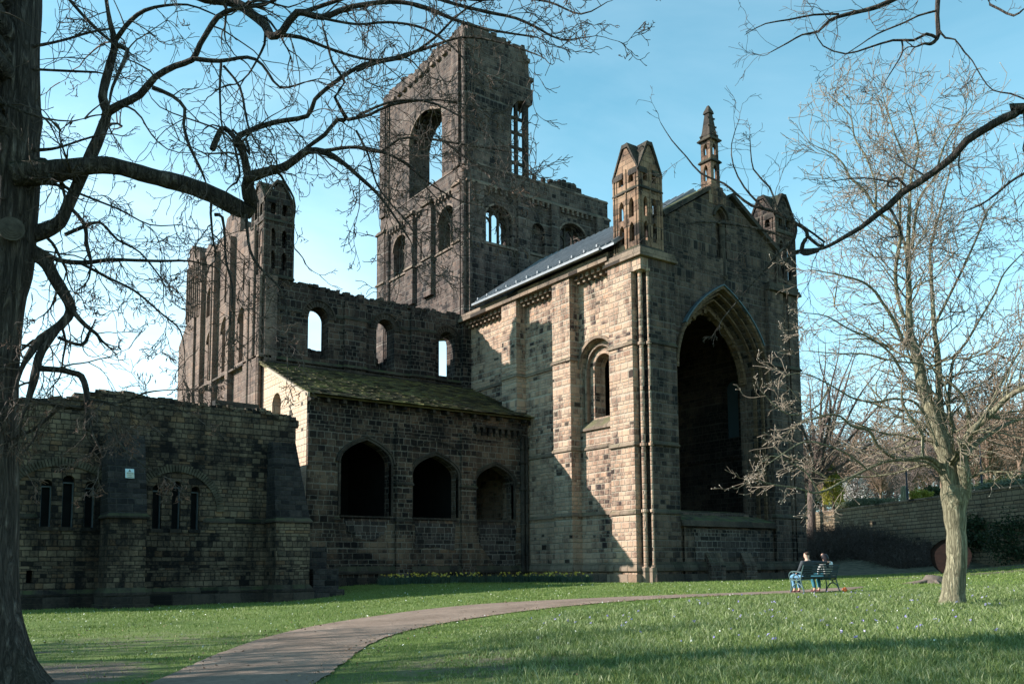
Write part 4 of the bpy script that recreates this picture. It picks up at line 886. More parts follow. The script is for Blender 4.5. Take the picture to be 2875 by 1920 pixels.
def pathmat():
    m=newmat('worn_tarmac_path',.85); g=G(m); pos=g.n('ShaderNodeNewGeometry').outputs['Position']
    a=g.noise(pos,.8,4,.6); b=g.noise(pos,60,3,.7); e=g.noise(pos,7,4,.6)
    k=g.ma('ADD',g.ma('MULTIPLY',a,.45),g.ma('ADD',g.ma('MULTIPLY',b,.3),g.ma('MULTIPLY',e,.25)))
    g.col(g.ramp(k,[(.3,(.085,.056,.041)),(.42,(.17,.120,.088)),(.56,(.245,.178,.135)),(.70,(.34,.26,.205))])); g.bump(g.ma('ADD',b,g.ma('MULTIPLY',e,1.5)),.02); return m
me=bpy.data.meshes.new('footpath'); me.from_pydata(vs,[],fs); me.update(); tag(link('footpath',me,pathmat(),smooth=True),kind='structure')

# ================================================================== TREES
class Tubes:
    def __init__(s): s.V=[]; s.F=[]; s.n=0
    def tube(s,P,Rr,k=5,cap=True):
        P=np.asarray(P,float); Rr=np.asarray(Rr,float); n=len(P)
        T=np.empty_like(P); T[1:-1]=P[2:]-P[:-2]; T[0]=P[1]-P[0]; T[-1]=P[-1]-P[-2]
        T/=np.linalg.norm(T,axis=1)[:,None]+1e-9
        ref=np.array([0.31,0.17,0.93]) if abs(T[0][2])<.8 else np.array([.93,.2,.1])
        A=np.cross(T,ref); A/=np.linalg.norm(A,axis=1)[:,None]+1e-9; B=np.cross(T,A)
        th=np.arange(k)*2*np.pi/k
        V=(P[:,None,:]+Rr[:,None,None]*(np.cos(th)[None,:,None]*A[:,None,:]+np.sin(th)[None,:,None]*B[:,None,:])).reshape(-1,3)
        i=np.arange(n-1)[:,None]*k; j=np.arange(k)[None,:]; j2=(j+1)%k
        F=np.stack([i+j,i+j2,i+k+j2,i+k+j],-1).reshape(-1,4)+s.n
        s.V.append(V); s.F.append(F); s.n+=len(V)
    def blob(s,p,r,st=1.6,d=None):
        d=np.array([0,0,1.]) if d is None else d
        s.tube([p-d*r*st,p-d*r*.4,p+d*r*.5,p+d*r*st],[r*.25,r,r*.8,r*.1],4)
    def build(s,name,mat,parent=None,smooth=True):
        if not s.V: return None
        V=np.concatenate(s.V); F=np.concatenate(s.F); me=bpy.data.meshes.new(name)
        me.vertices.add(len(V)); me.vertices.foreach_set('co',V.ravel().astype(np.float32))
        me.loops.add(F.size); me.loops.foreach_set('vertex_index',F.ravel().astype(np.int32))
        me.polygons.add(len(F)); me.polygons.foreach_set('loop_start',np.arange(0,F.size,4,dtype=np.int32)); 
        me.update(calc_edges=True); me.validate()
        return link(name,me,mat,parent,smooth)
def smoothpath(P,Rr,step):
    P=np.asarray(P,float); Rr=np.asarray(Rr,float); m_=len(P); out=[];rr=[]
    for i in range(m_-1):
        a,b,c,d=P[max(i-1,0)],P[i],P[i+1],P[min(i+2,m_-1)]; n=max(2,int(np.linalg.norm(c-b)/step))
        for q in range(n):
            t=q/n; out.append(.5*((2*b)+(-a+c)*t+(2*a-5*b+4*c-d)*t*t+(-a+3*b-3*c+d)*t**3)); rr.append(Rr[i]+(Rr[i+1]-Rr[i])*t)
    out.append(P[-1]); rr.append(Rr[-1]); return np.array(out),np.array(rr)
def unit(v): return v/(np.linalg.norm(v)+1e-9)
def perp(d):
    r=rng.normal(size=3); r-=d*np.dot(r,d); return unit(r)
def sprout(S,p,d,L_,r,lvl,st):
    """one branchlet with its own side twigs; S = (thick tubes, twig tubes, tips)"""
    n=max(3,int(st['seg'][min(lvl,len(st['seg'])-1)])); seg=L_/n; P=[p]; Rr=[r]; D=unit(d)
    kids=[]
    for i in range(n):
        D=unit(D+rng.normal(0,st['wig'],3)+np.array([0,0,st['grav']*(1 if i<n*.6 else st['curl'])])); 
        P.append(P[-1]+D*seg); Rr.append(max(r*(1-.75*(i+1)/n),st['rmin']*.8))
        if lvl<st['maxl'] and i>0 or (lvl==0 and i>=0):
            if rng.random()<st['kid']: kids.append((P[-1],D,i/n))
    (S[0] if r>.02 else S[1]).tube(P,Rr,5 if r>.02 else 3)
    if lvl<st['maxl']:
        if rng.random()<.8: kids.append((P[-1],D,.7))
        for (q,dd,f) in kids:
            nd=unit(dd*st['fwd']+perp(dd)*rng.uniform(.5,1.0)); sprout(S,q,nd,L_*rng.uniform(.35,.65)*(1-.25*f),max(r*.55,st['rmin']),lvl+1,st)
    elif st.get('bud') and rng.random()<st['bud'][0]: S[2].blob(P[-1]+D*.01,st['bud'][1]*rng.uniform(.7,1.2),1.8,D)
    if st.get('seed') and lvl>=1 and rng.random()<st['seed']:
        for _ in range(4):
            q=P[-1]+rng.normal(0,.03,3); S[3].tube([q,q+np.array([rng.normal(0,.02),rng.normal(0,.02),-.03]),q+np.array([rng.normal(0,.03),rng.normal(0,.03),-.06])],[.003,.008,.003],3)
def limb(S,P,Rr,st,dens,Lk,rmin_sp=.0,step=.12,k=9,jit=0.06,start=.1):
    Q,q=smoothpath(P,Rr,step); Q=Q+np.cumsum(rng.normal(0,jit*step*.15,Q.shape),0)*0
    q=q*(1+rng.normal(0,.035,len(q)))
    S[0].tube(Q,q,k if q[0]>.05 else 6)
    if q[-1]<.035: sprout(S,Q[-1],unit(Q[-1]-Q[-2]),Lk*.42,max(q[-1]*.95,st['rmin']),0,st)
    tot=0; nxt=start
    for i in range(1,len(Q)):
        ds=np.linalg.norm(Q[i]-Q[i-1]); tot+=ds
        while tot>nxt:
            nxt+=rng.exponential(1/dens)+.02; D=unit(Q[i]-Q[i-1]); d=unit(D*rng.uniform(.2,.9)+perp(D)+np.array([0,0,st.get('lift',0)]))
            L_=Lk*rng.uniform(.45,1.15)*(.6+.4*min(1,q[i]/.06)); sprout(S,Q[i],d,L_,min(max(q[i]*.35,st['rmin']),Lk*.014+.002),0,st)
def img(T0,sc,ox,oy,pts,t0,t1=None):
    """trace a limb: points (x,y,r) on a zoomed view of the photo, given real distances t0..t1 along it"""
    n=len(pts); P=[];Rr=[]
    for i,(x,y,r) in enumerate(pts):
        t=t0+((t0 if t1 is None else t1)-t0)*i/(n-1); P.append(pt(ox+x/sc,oy+y/sc,t)); d=ray(ox+x/sc,oy+y/sc); Rr.append(r/sc/F_PX*t/math.hypot(d[0],d[1]))
    return P,Rr
NEW=lambda:[Tubes(),Tubes(),Tubes(),Tubes()]
def finish(name,S,loc,label,cat,mats,group=None,base=None,names=('limbs','twigs','buds','seed_clusters')):
    root=empty(name,loc,label,cat,group); inv=Matrix.Translation((-loc[0],-loc[1],-loc[2]))
    for s,nm,mt in zip(([base] if base else [])+S,((['trunk'] if base else [])+list(names)),mats):
        if s is None: continue
        o=s.build(nm,mt,root); 
        if o: o.matrix_parent_inverse=inv
    return root
# ---- the big tree at the left edge
TD=14.4
z8=lambda pts,t0,t1=None: img(0,1.4255,0,0,pts,t0,t1)
dd=lambda pts,t0,t1=None: img(0,2348/2875,0,0,pts,t0,t1)
S=NEW(); trunk=Tubes()
tr=[(70,-420,42),(67,-200,50),(67,0,56),(58,120,60),(52,230,68),(50,300,72),(47,330,80),(40,400,76),(40,500,76),(35,620,72),(25,750,72),(10,800,76),(-5,850,78),(-22,1000,78),(-30,1150,80),(-30,1350,82),(-32,1600,86),(-30,1720,94),(-22,1800,108),(-14,1860,122),(-6,1905,146),(0,1945,176),(0,1985,215)]
P=[];Rr=[]
for u,v,r in tr[::-1]: P.append(pt(u,v,TD)); Rr.append(r/F_PX*TD*.76)
Q,q=smoothpath(P,Rr,.08)
k=30; n=len(Q); th=np.arange(k)*2*np.pi/k; V=[]
ph=rng.uniform(0,6,8)
for i in range(n):
    h=Q[i][2]; fl=max(0,1-(Q[i][2]+1.9)/1.6)
    rad=q[i]*(1+.03*np.sin(3*th+ph[0]+h*.8)+.025*np.sin(7*th+ph[1]+h*1.7)+.02*np.sin(15*th+h*.5+ph[2])+fl*.12*np.sin(5*th+ph[3]))
    V.append(np.stack([Q[i][0]+rad*np.cos(th),Q[i][1]+rad*np.sin(th),np.full(k,h)],1))
trunk.V.append(np.concatenate(V)); i_=np.arange(n-1)[:,None]*k; j_=np.arange(k)[None,:]; j2=(j_+1)%k
trunk.F.append(np.stack([i_+j_,i_+j2,i_+k+j2,i_+k+j_],-1).reshape(-1,4)); trunk.n=n*k
LT={'seg':[10,7,5,4],'wig':.17,'grav':-.075,'curl':-2.4,'kid':.36,'fwd':1.05,'rmin':.0056,'maxl':2,'lift':.0,'seed':.02}
LT2=dict(LT); LT2['grav']=-.14; LT2['maxl']=3
def LB(pts,t0,t1=None,dens=2.6,Lk=1.3,st=LT,sc=z8,start=.15):
    P,Rr=sc(pts,t0,t1); limb(S,P,Rr,st,dens*.85,Lk*1.35,start=start)
LB([(50,700,50),(140,690,50),(200,690,46),(330,668,36),(450,665,33),(600,705,33),(740,740,34),(850,780,34),(930,822,37),(985,842,36),(1003,800,31),(990,745,27),(1000,705,22)],TD-.3,13.2,1.5,1.1)
LB([(985,715,22),(1060,690,19),(1130,672,17),(1180,640,16),(1230,605,14),(1300,610,13),(1370,650,9),(1440,710,8),(1510,775,6),(1568,850,5),(1640,960,3)],13.2,12.4,2.6,1.3,LT2)
LB([(990,700,17),(975,620,15),(950,560,14),(985,530,11),(1100,490,10),(1230,465,9),(1260,400,8),(1340,330,8),(1450,262,8),(1568,235,7),(1720,190,6),(1850,150,5),(2000,170,4),(2150,220,3)],13.2,11.8,2.4,1.3)
LB([(945,560,12),(915,525,11),(890,515,11),(868,550,11),(850,600,12)],13.1,13.0,3,.7)
LB([(1150,670,9),(1230,590,8),(1300,540,9),(1350,480,9),(1390,480,9),(1340,390,7),(1380,330,6),(1330,250,5),(1300,130,4)],13.0,12.6,2.6,1.2)
LB([(1390,480,7),(1480,460,6),(1568,420,5),(1750,400,4),(1900,430,3)],12.6,12.0,3,1.2,LT2)
LB([(1300,605,8),(1400,590,7),(1500,600,6),(1600,640,5),(1700,720,4),(1830,800,3),(1960,830,2.5)],12.6,12.0,3.2,1.2,LT2)
LB([(985,560,6),(1000,620,6),(930,520,5),(960,700,5),(930,740,4)],13.1,13.0,3,.8)
LB([(860,860,8),(890,870,6),(900,960,5),(905,1050,5),(930,1150,4),(920,1300,3)],13.2,12.9,3.5,1.0,LT2)
LB([(985,860,7),(1000,1000,6),(1040,1070,5),(1130,1170,4),(1150,1300,3),(1150,1480,2)],13.1,12.6,3.5,1.0,LT2)
LB([(80,955,36),(160,930,34),(200,915,30),(240,890,26),(270,830,23),(310,740,23),(355,640,24),(400,540,22),(430,450,21),(410,390,18),(440,260,16),(460,180,15),(440,90,10),(425,0,7),(410,-120,5)],TD,13.6,2.2,1.4)
LB([(430,450,18),(480,420,16),(560,380,15),(620,310,13),(700,265,12),(770,240,12),(800,180,11),(870,70,11),(930,40,9)],13.8,12.6,2.4,1.3)
LB([(770,235,10),(880,245,8),(990,230,7),(1050,260,6),(1120,350,5),(1220,330,3)],12.9,12.4,3,1.2,LT2)
LB([(455,180,10),(510,200,10),(490,260,8),(450,350,6),(440,400,5)],13.7,13.5,3,.8)
LB([(465,160,10),(500,110,9),(550,60,8),(620,30,6),(750,20,4),(860,60,3)],13.6,13.0,3,1.2)
LB([(610,350,9),(690,385,8),(740,435,7),(735,500,6),(760,590,6),(800,670,5),(820,720,4)],13.4,13.1,3,1.1,LT2)
LB([(885,255,6),(880,350,5),(885,480,4),(900,560,3)],12.7,12.6,3.5,.9); LB([(895,265,6),(960,350,5),(985,470,4),(1000,530,4)],12.7,12.6,3.5,1.0,LT2)
LB([(760,-30,18),(820,-5,18),(940,12,20),(1000,52,19),(1060,100,18),(1085,145,17),(1130,128,14),(1190,50,14),(1290,70,12),(1400,30,10),(1568,8,9),(1700,30,8),(1820,80,7),(1960,120,5),(2150,150,3)],13.0,11.2,2.4,1.3)
LB([(1180,62,9),(1300,20,8),(1420,-20,7)],12.4,12.0,2.5,1.2)
LB([(1085,140,9),(1200,150,7),(1330,200,6),(1480,240,5),(1620,230,4)],12.5,12.0,3,1.2)
LB([(270,-10,7),(330,60,7),(400,130,7),(450,170,6)],14,13.7,3,1.2); LB([(100,190,8),(170,180,6),(260,160,5),(360,130,5),(420,120,4)],14.2,14,3,1.2)
LB([(100,275,7),(170,280,5),(270,285,5),(390,290,4)],14.2,14,3.5,1.0); LB([(110,600,9),(175,600,7),(240,590,5),(330,560,4),(400,540,4)],14.2,13.8,3.5,.9)
LB([(70,960,30),(150,1020,28),(190,1060,27),(215,1110,25),(262,1185,24),(285,1240,21),(245,1300,19),(165,1355,17),(110,1430,13),(85,1480,8),(60,1560,6)],TD,13.4,2.0,1.0)
LB([(265,1200,14),(300,1255,12),(340,1300,10),(385,1335,8)],13.8,13.7,2,.8,start=.4)
LB([(235,1310,13),(170,1400,16),(150,1450,17),(140,1500,18),(125,1560,14),(100,1640,8)],13.7,13.5,2,.9)
LB([(160,1475,13),(240,1480,13),(290,1492,13),(325,1505,13),(345,1560,12),(350,1650,11),(345,1720,11)],13.6,13.3,1.6,.9)
LB([(235,1350,8),(280,1370,7),(330,1380,8),(350,1350,7)],13.7,13.6,2,.5)
LB([(80,985,14),(155,1000,12),(230,1040,11),(330,1052,10),(440,1040,8),(540,1042,7),(640,1045,6),(760,1045,4),(860,1070,3)],TD,13.2,3.0,1.2,LT2)
LB([(320,1052,7),(430,1110,6),(540,1165,5),(640,1250,4),(720,1320,3),(740,1420,2)],13.9,13.4,3.2,1.1,LT2)
LB([(260,940,8),(330,910,8),(400,890,6),(470,960,5),(560,1010,4),(650,1120,3)],13.9,13.4,3.4,1.1,LT2)
LB([(280,830,8),(340,900,8),(345,970,8),(360,1030,7)],13.8,13.7,3,.8); LB([(280,760,6),(380,800,5),(480,840,4),(600,900,3),(720,900,2)],13.7,13.3,3.4,1.1,LT2)
LB([(110,640,9),(180,640,8),(230,700,7),(260,790,6),(240,860,5)],14.2,14.0,3.5,.8)
# branches that hang in front of the low range wall
zr=lambda pts,t0,t1=None: img(0,2.09,0,1050,pts,t0,t1)
LW=dict(LT); LW.update(grav=-.02,curl=1,kid=.55,seed=.09,rmin=.0048)
LB([(505,60,14),(512,150,15),(490,198,15),(420,195,15),(335,190,13),(250,155,12),(110,160,11),(60,200,8)],13.4,13.9,3.6,.75,LW,zr)
LB([(345,200,12),(290,250,10),(230,300,10),(170,340,9),(110,360,8),(40,400,6)],13.7,13.9,3.6,.7,LW,zr)
LB([(515,170,11),(525,240,9),(540,350,8),(600,470,6),(575,570,4)],13.4,13.2,3.6,.7,LW,zr)
LB([(520,150,12),(570,155,11),(660,172,9),(760,150,8),(850,110,6),(960,95,4),(1080,90,3)],13.4,12.8,3.8,.75,LW,zr)
LB([(640,170,8),(740,200,7),(840,240,6),(900,200,5),(1000,190,4),(1100,230,3)],13.2,12.9,3.8,.7,LW,zr)
LB([(640,280,7),(700,400,6),(760,470,5),(850,540,4),(960,600,3)],13.2,12.9,3.6,.6,LW,zr)
LB([(230,300,7),(190,400,6),(130,470,5),(150,570,4)],13.7,13.6,3.6,.6,LW,zr)
# hanging twig curtain in front of the tower
z1_=lambda pts,t0,t1=None: img(0,1.7425,1000,0,pts,t0,t1)
LB([(0,350,7),(100,310,7),(250,275,7),(380,190,6),(480,90,5),(560,30,4)],12.1,11.6,3,1.2,LT2,z1_)
LB([(0,570,6),(150,505,6),(280,490,6),(400,515,5),(560,600,4),(650,660,3)],12.1,11.6,3.4,1.2,LT2,z1_)
LB([(0,720,7),(120,745,7),(210,680,6),(350,680,6),(480,700,5),(640,725,4),(760,745,3)],12.1,11.6,3.4,1.1,LT2,z1_)
LB([(0,640,6),(60,760,5),(100,900,4),(180,1010,4),(260,1100,3),(330,1250,2)],12.1,12.0,3.6,1.0,LT2,z1_)
LB([(120,745,5),(250,800,5),(330,900,4),(420,1000,3)],12.0,11.8,3.6,1.0,LT2,z1_)
LB([(-190,85,7),(0,120,6),(160,110,6),(330,140,6),(470,230,5),(560,330,4)],11.9,11.5,3.2,1.2,LT2,z1_)
LB([(300,-40,9),(480,20,8),(640,60,8),(780,90,7),(900,145,6),(1000,195,4),(1150,180,2.5)],11.6,11.0,2.8,1.1,LT2,z1_)
LB([(380,-70,7),(560,0,6),(760,-10,6),(940,10,5),(1100,70,4),(1230,10,2)],11.5,11.0,2.8,1.0,LT2,z1_)
LB([(430,692,6),(520,760,6),(640,850,6),(700,920,5),(760,1000,4)],11.8,11.6,4,.8,LT2,z1_)
top_=pt(67,-200,TD)
for a in range(16):   # the rest of the crown, above and outside the view
    zz=rng.uniform(6.5,12) if a>3 else rng.uniform(5,7); an=rng.uniform(4.1,5.5); d=np.array([math.cos(an),math.sin(an),rng.uniform(.35,.9)]); p0=np.array([top_[0],top_[1],zz]); P=[p0]
    for i in range(6): P.append(P[-1]+unit(d)*1.15+rng.normal(0,.14,3))
    limb(S,P,np.linspace(.16,.025,7),dict(LT,rmin=.008,maxl=1),2.4,1.9,step=.3)
Q_,q_=smoothpath([top_+[0,0,-.3],top_+[0,0,2.5],top_+[-.3,-.3,5.5]],[.27,.2,.08],.3); S[0].tube(Q_,q_,10)
bx=pt(0,1985,TD); base=(float(bx[0]),float(bx[1]),gzf(bx[0],bx[1])-.05)
LTREE=finish('sycamore_tree',S,base,'thick furrowed bare sycamore trunk at the left edge with mossy limbs reaching right','tree',[BARK,BARK,BARK_T,BUD,SEED],base=trunk)
print('left tree verts',S[0].n,S[1].n)
m=M(); c=pt(32,645,TD-.43); nrm=-unit(np.array([c[0],c[1],0])); tn=np.array([-nrm[1],nrm[0],0]); up_=np.array([0,0,1.])
for i in range(5):
    r0=.17-.03*i; vs=[]
    for d in (0,.05+.012*i):
        for j in range(16): a=2*math.pi*j/16; vs.append(tuple(c+tn*r0*math.cos(a)+up_*r0*math.sin(a)+nrm*d))
    m.add(vs,[tuple(range(16,32))]+[(j,(j+1)%16,16+(j+1)%16,16+j) for j in range(16)])
o=m.build('pruning_scar',simple('cut_wood_grey',[(.05,.04,.033),(.12,.10,.082)],9,.9,.01),LTREE); o.matrix_parent_inverse=Matrix.Translation((-base[0],-base[1],-base[2]))

# ---- pale tree on the right lawn
S=NEW(); trunk=Tubes(); RD=23.0
zb=lambda pts,t0,t1=None: img(0,2.24,2150,700,pts,t0,t1)
za_=lambda pts,t0,t1=None: img(0,2.24,2150,0,pts,t0,t1)
zc=lambda pts,t0,t1=None: img(0,3.485,2250,1250,pts,t0,t1)
P,Rr=zc([(1480,1610,175),(1480,1575,140),(1482,1520,124),(1486,1440,112),(1492,1360,104),(1500,1280,98),(1515,1200,96),(1522,1100,93),(1520,1000,92),(1518,900,91),(1512,820,92),(1505,740,97),(1500,680,100),(1498,620,108),(1500,540,122),(1500,470,128),(1490,400,118)],RD)
Q,q=smoothpath(P,Rr,.1); q=q*(1+.03*np.sin(np.arange(len(q))*.9)+rng.normal(0,.012,len(q))); trunk.tube(Q,q,20)
RS={'seg':[9,6,5,4],'wig':.15,'grav':.012,'curl':1.6,'kid':.5,'fwd':1.0,'rmin':.008,'maxl':2,'lift':.08,'bud':(.5,.0105)}
def RB(pts,t0,t1=None,dens=2.2,Lk=1.7,sc=zb,st=RS,start=.3):
    P,Rr=sc(pts,t0,t1); limb(S,P,Rr,st,dens*(2.0 if Lk>1.45 else .85),Lk*(1.3 if Lk>1.45 else .85),k=10,start=start)
RB([(1180,1500,66),(1150,1380,58),(1125,1280,50),(1080,1150,47),(1035,1000,41),(985,850,36),(955,690,31),(910,540,25),(900,400,21),(900,250,18),(895,100,16),(895,-30,14),(900,-180,12),(905,-300,10),(915,-450,8),(960,-620,6),(930,-800,4),(900,-900,3)],RD,22.6,1.8,1.9)
RB([(1200,1480,45),(1160,1300,34),(1110,1120,28),(1092,950,23),(1088,780,20),(1080,640,17),(1060,500,14),(1050,350,13),(1040,150,10),(1035,0,9),(1080,-180,7),(1130,-380,5),(1180,-600,3)],RD,24.0,1.9,1.9)
RB([(1250,1560,42),(1250,1420,38),(1235,1300,29),(1280,1160,23),(1400,1050,20),(1520,930,18),(1624,870,15),(1750,800,11),(1900,700,7),(2020,560,4)],RD,21.5,2.0,1.9)
RB([(1250,1300,20),(1330,1215,16),(1440,1140,13),(1560,1080,10),(1700,1050,6)],RD,24.5,2.2,1.7)
RB([(1190,1150,14),(1150,1000,12),(1160,850,11),(1180,700,9),(1270,570,8),(1340,450,7),(1440,280,6),(1500,150,5),(1620,20,3)],RD,24.5,2.2,1.7)
RB([(1280,1150,14),(1268,1000,11),(1230,910,9),(1150,830,9),(1090,780,7),(1000,720,7),(900,712,7),(770,695,6),(620,658,6),(450,655,4),(280,640,3)],RD,21.8,2.4,1.3)
RB([(1095,1370,18),(1060,1330,17),(990,1305,15),(880,1320,13),(790,1300,12),(700,1230,11),(650,1140,9),(540,1110,8),(470,1050,7),(380,1040,5),(250,1080,3)],22.9,20.8,2.6,1.4)
RB([(1110,1420,11),(1030,1345,9),(880,1325,8),(750,1335,9),(640,1380,8),(500,1450,8),(330,1530,7),(200,1500,6),(60,1480,5),(-60,1450,4)],22.9,20.0,3.2,1.2)
RB([(985,1300,10),(980,1150,9),(910,1060,8),(860,960,8),(855,880,5)],22.2,21.8,2.4,1.0)
RB([(1080,1240,10),(960,980,8),(800,940,8),(700,960,7),(560,940,6),(400,850,5),(240,780,4),(100,800,3)],22.6,20.6,3.0,1.3)
RB([(880,620,13),(830,500,12),(790,420,11),(730,330,9),(690,270,8),(620,210,7),(500,170,5),(300,130,3)],22.8,21.6,2.6,1.6)
RB([(870,430,11),(830,300,11),(815,150,12),(830,30,12),(845,-100,11),(780,-180,10),(700,-240,9),(620,-370,8),(530,-450,7),(490,-530,6),(420,-600,4),(330,-640,3)],22.8,22.0,2.4,1.7)
RB([(900,200,9),(880,0,9),(845,-150,8),(850,-400,7),(880,-550,6),(820,-700,5),(780,-820,4),(740,-950,3)],22.7,23.2,2.4,1.6)
RB([(690,-260,8),(690,-400,7),(640,-560,6),(560,-700,5),(530,-840,4),(420,-950,3)],22.3,22.6,2.6,1.5)
RB([(920,0,10),(960,-300,8),(1060,-450,7),(1110,-620,6),(1180,-750,5),(1260,-850,3)],23,24,2.4,1.7)
RB([(1060,480,10),(1150,300,8),(1240,120,7),(1330,-80,6),(1400,-250,5),(1500,-330,3)],23.8,24.5,2.3,1.7)
RB([(860,780,9),(780,650,7),(660,560,6),(520,500,5),(380,420,4),(240,400,3)],22.7,21.2,2.8,1.4)
RB([(1290,1160,12),(1400,1000,9),(1480,840,8),(1560,700,7),(1640,560,5),(1760,420,3)],22,23.5,2.3,1.7)
RB([(640,1385,6),(520,1290,6),(380,1230,5),(240,1210,5),(100,1290,4),(0,1360,3)],21.6,20.0,3.6,1.0)
RB([(400,860,5),(330,980,5),(200,1040,5),(90,1010,4),(-20,900,3)],21,20.0,4.0,1.0)
RB([(330,1525,6),(250,1400,5),(130,1330,5),(30,1300,4),(-60,1380,3)],21,20,4,.8)
base=(float(pt(2675,1697,RD)[0]),float(pt(2675,1697,RD)[1]),gzf(*pt(2675,1697,RD)[:2])-.03)
RTREE=finish('bare_lawn_tree',S,base,'pale smooth-barked bare tree with swelling buds standing on the right lawn','tree',[BARK_R,BARK_R,BARK_RT,BUD,SEED],base=trunk)
print('right tree',S[0].n,S[1].n,S[2].n)

# ---- tree whose boughs come in from the right, its trunk outside the frame
S=NEW(); trunk=Tubes()
OD=13.5; OC=np.array([-1.2,12.6]); og=gzf(*OC)
Q,q=smoothpath([(OC[0],OC[1],og-.2),(OC[0],OC[1],og+.5),(OC[0]-.1,OC[1],2),(OC[0]-.3,OC[1]-.1,5),(OC[0]-.2,OC[1],8.5),(OC[0],OC[1]+.2,11)],[.6,.42,.36,.33,.25,.12],.15); trunk.tube(Q,q,18)
OS={'seg':[7,5,4,3],'wig':.2,'grav':-.02,'curl':-2,'kid':.45,'fwd':1.0,'rmin':.0036,'maxl':2,'lift':.05}
def OB(pts,t0,t1=None,dens=2.0,Lk=1.2,sc=za_,pre=None,start=.2):
    P,Rr=sc(pts,t0,t1)
    if pre is not None: P=[np.array(pre)]+P; Rr=[Rr[0]*1.15]+Rr
    limb(S,P,Rr,OS,dens,Lk,start=start)
OB([(1690,675,29),(1624,700,28),(1500,745,26),(1380,812,25),(1260,890,24),(1180,985,23),(1060,1080,22),(960,1150,22),(860,1210,22),(780,1290,20),(700,1350,18),(600,1430,15),(480,1500,13),(400,1545,11),(330,1568,11),(240,1575,12)],12.4,12.6,.5,1.0,pre=(OC[0]-.3,OC[1]-.1,4.3),start=2.5)
z2_=lambda pts,t0,t1=None: img(0,1.96,1600,200,pts,t0,t1)
OB([(1370,985,12),(1310,1003,13),(1278,998,13),(1282,950,12),(1308,905,11),(1290,865,11),(1250,842,10),(1200,812,10),(1120,770,9),(1000,740,8),(920,680,7),(850,620,6),(720,562,5),(640,470,4),(560,380,3),(500,285,2)],12.6,12.3,2.6,1.0,z2_)
OB([(1300,900,10),(1370,960,9),(1400,940,6),(1290,860,6)],12.6,12.6,3,.6,z2_)
OB([(1240,850,10),(1235,920,9),(1150,1000,7),(1080,1085,5),(960,1220,4),(850,1350,3)],12.6,12.5,3.2,.8,z2_)
OB([(1230,930,8),(1050,870,7),(860,840,6),(700,830,5),(600,860,3)],12.6,12.3,3.2,.9,z2_)
OB([(1060,750,7),(960,640,5),(900,520,4),(890,400,3),(930,270,2)],12.4,12.3,3,.9,z2_)
OB([(1150,790,6),(1100,640,5),(1010,540,4),(990,350,2)],12.4,12.3,3,.8,z2_)
OB([(1100,-260,16),(900,-60,16),(800,0,16),(700,45,15),(600,72,13),(500,95,12),(400,130,10),(330,200,8),(230,220,6),(140,270,5),(30,330,3)],12.8,12.2,2.4,1.0)
OB([(460,90,7),(300,95,6),(150,125,5),(0,150,4),(-100,200,3)],12.4,12.0,2.8,.9)
OB([(1100,-200,15),(1085,-40,15),(1078,100,14),(1085,220,13),(1062,262,12),(1035,278,11)],12.8,12.6,1.8,.7)
OB([(1075,240,9),(1010,215,9),(930,255,8),(800,255,7),(650,300,6),(500,340,5),(360,290,4),(310,200,3)],12.6,12.2,2.8,.9)
OB([(855,255,6),(860,330,5),(810,420,4),(760,500,3),(730,560,2)],12.5,12.4,3,.7)
OB([(1090,190,7),(1130,240,6),(1190,250,5),(1250,330,5),(1300,385,4),(1360,490,4),(1430,570,4),(1540,590,5),(1640,630,6)],12.6,12.9,2.6,.8)
OB([(1070,70,7),(960,100,6),(880,140,6),(700,215,5),(600,280,4),(500,345,3)],12.6,12.2,2.6,.9)
OB([(1700,-60,9),(1400,0,8),(1470,60,7),(1560,100,7),(1620,60,5)],12.6,12.4,2.4,.8)
OB([(1750,1030,9),(1624,1092,8),(1530,1150,8),(1450,1220,7),(1350,1290,5),(1250,1330,3)],12.6,12.8,2.6,.9)
OB([(780,1310,9),(830,1400,8),(850,1480,7),(790,1490,5)],12.5,12.6,2.6,.5)
OB([(900,1200,8),(830,1120,8),(770,1145,7),(780,1175,6),(840,1160,5),(620,1120,4),(420,1140,3)],12.5,12.4,2.4,.8)
# crown parts outside the frame, which still throw shadow on the lawn
for a in range(12):
    an=rng.uniform(0,6.28); e=rng.uniform(.3,1.1); p0=np.array([OC[0]-.2,OC[1],rng.uniform(5,10)]); P=[p0]; d=np.array([math.cos(an),math.sin(an),e])
    if d[0]<-.2 and d[1]>.1: d[0]=abs(d[0])
    for i in range(5): P.append(P[-1]+unit(d)*1.0+rng.normal(0,.12,3))
    limb(S,P,np.linspace(.12,.02,6),OS,2.2,1.3)
base=(float(OC[0]),float(OC[1]),og-.1)
finish('overhanging_tree',S,base,'bare tree just right of view whose thick arching bough crosses the upper right sky','tree',[BARK,BARK,BARK_T,BUD,SEED],base=trunk)

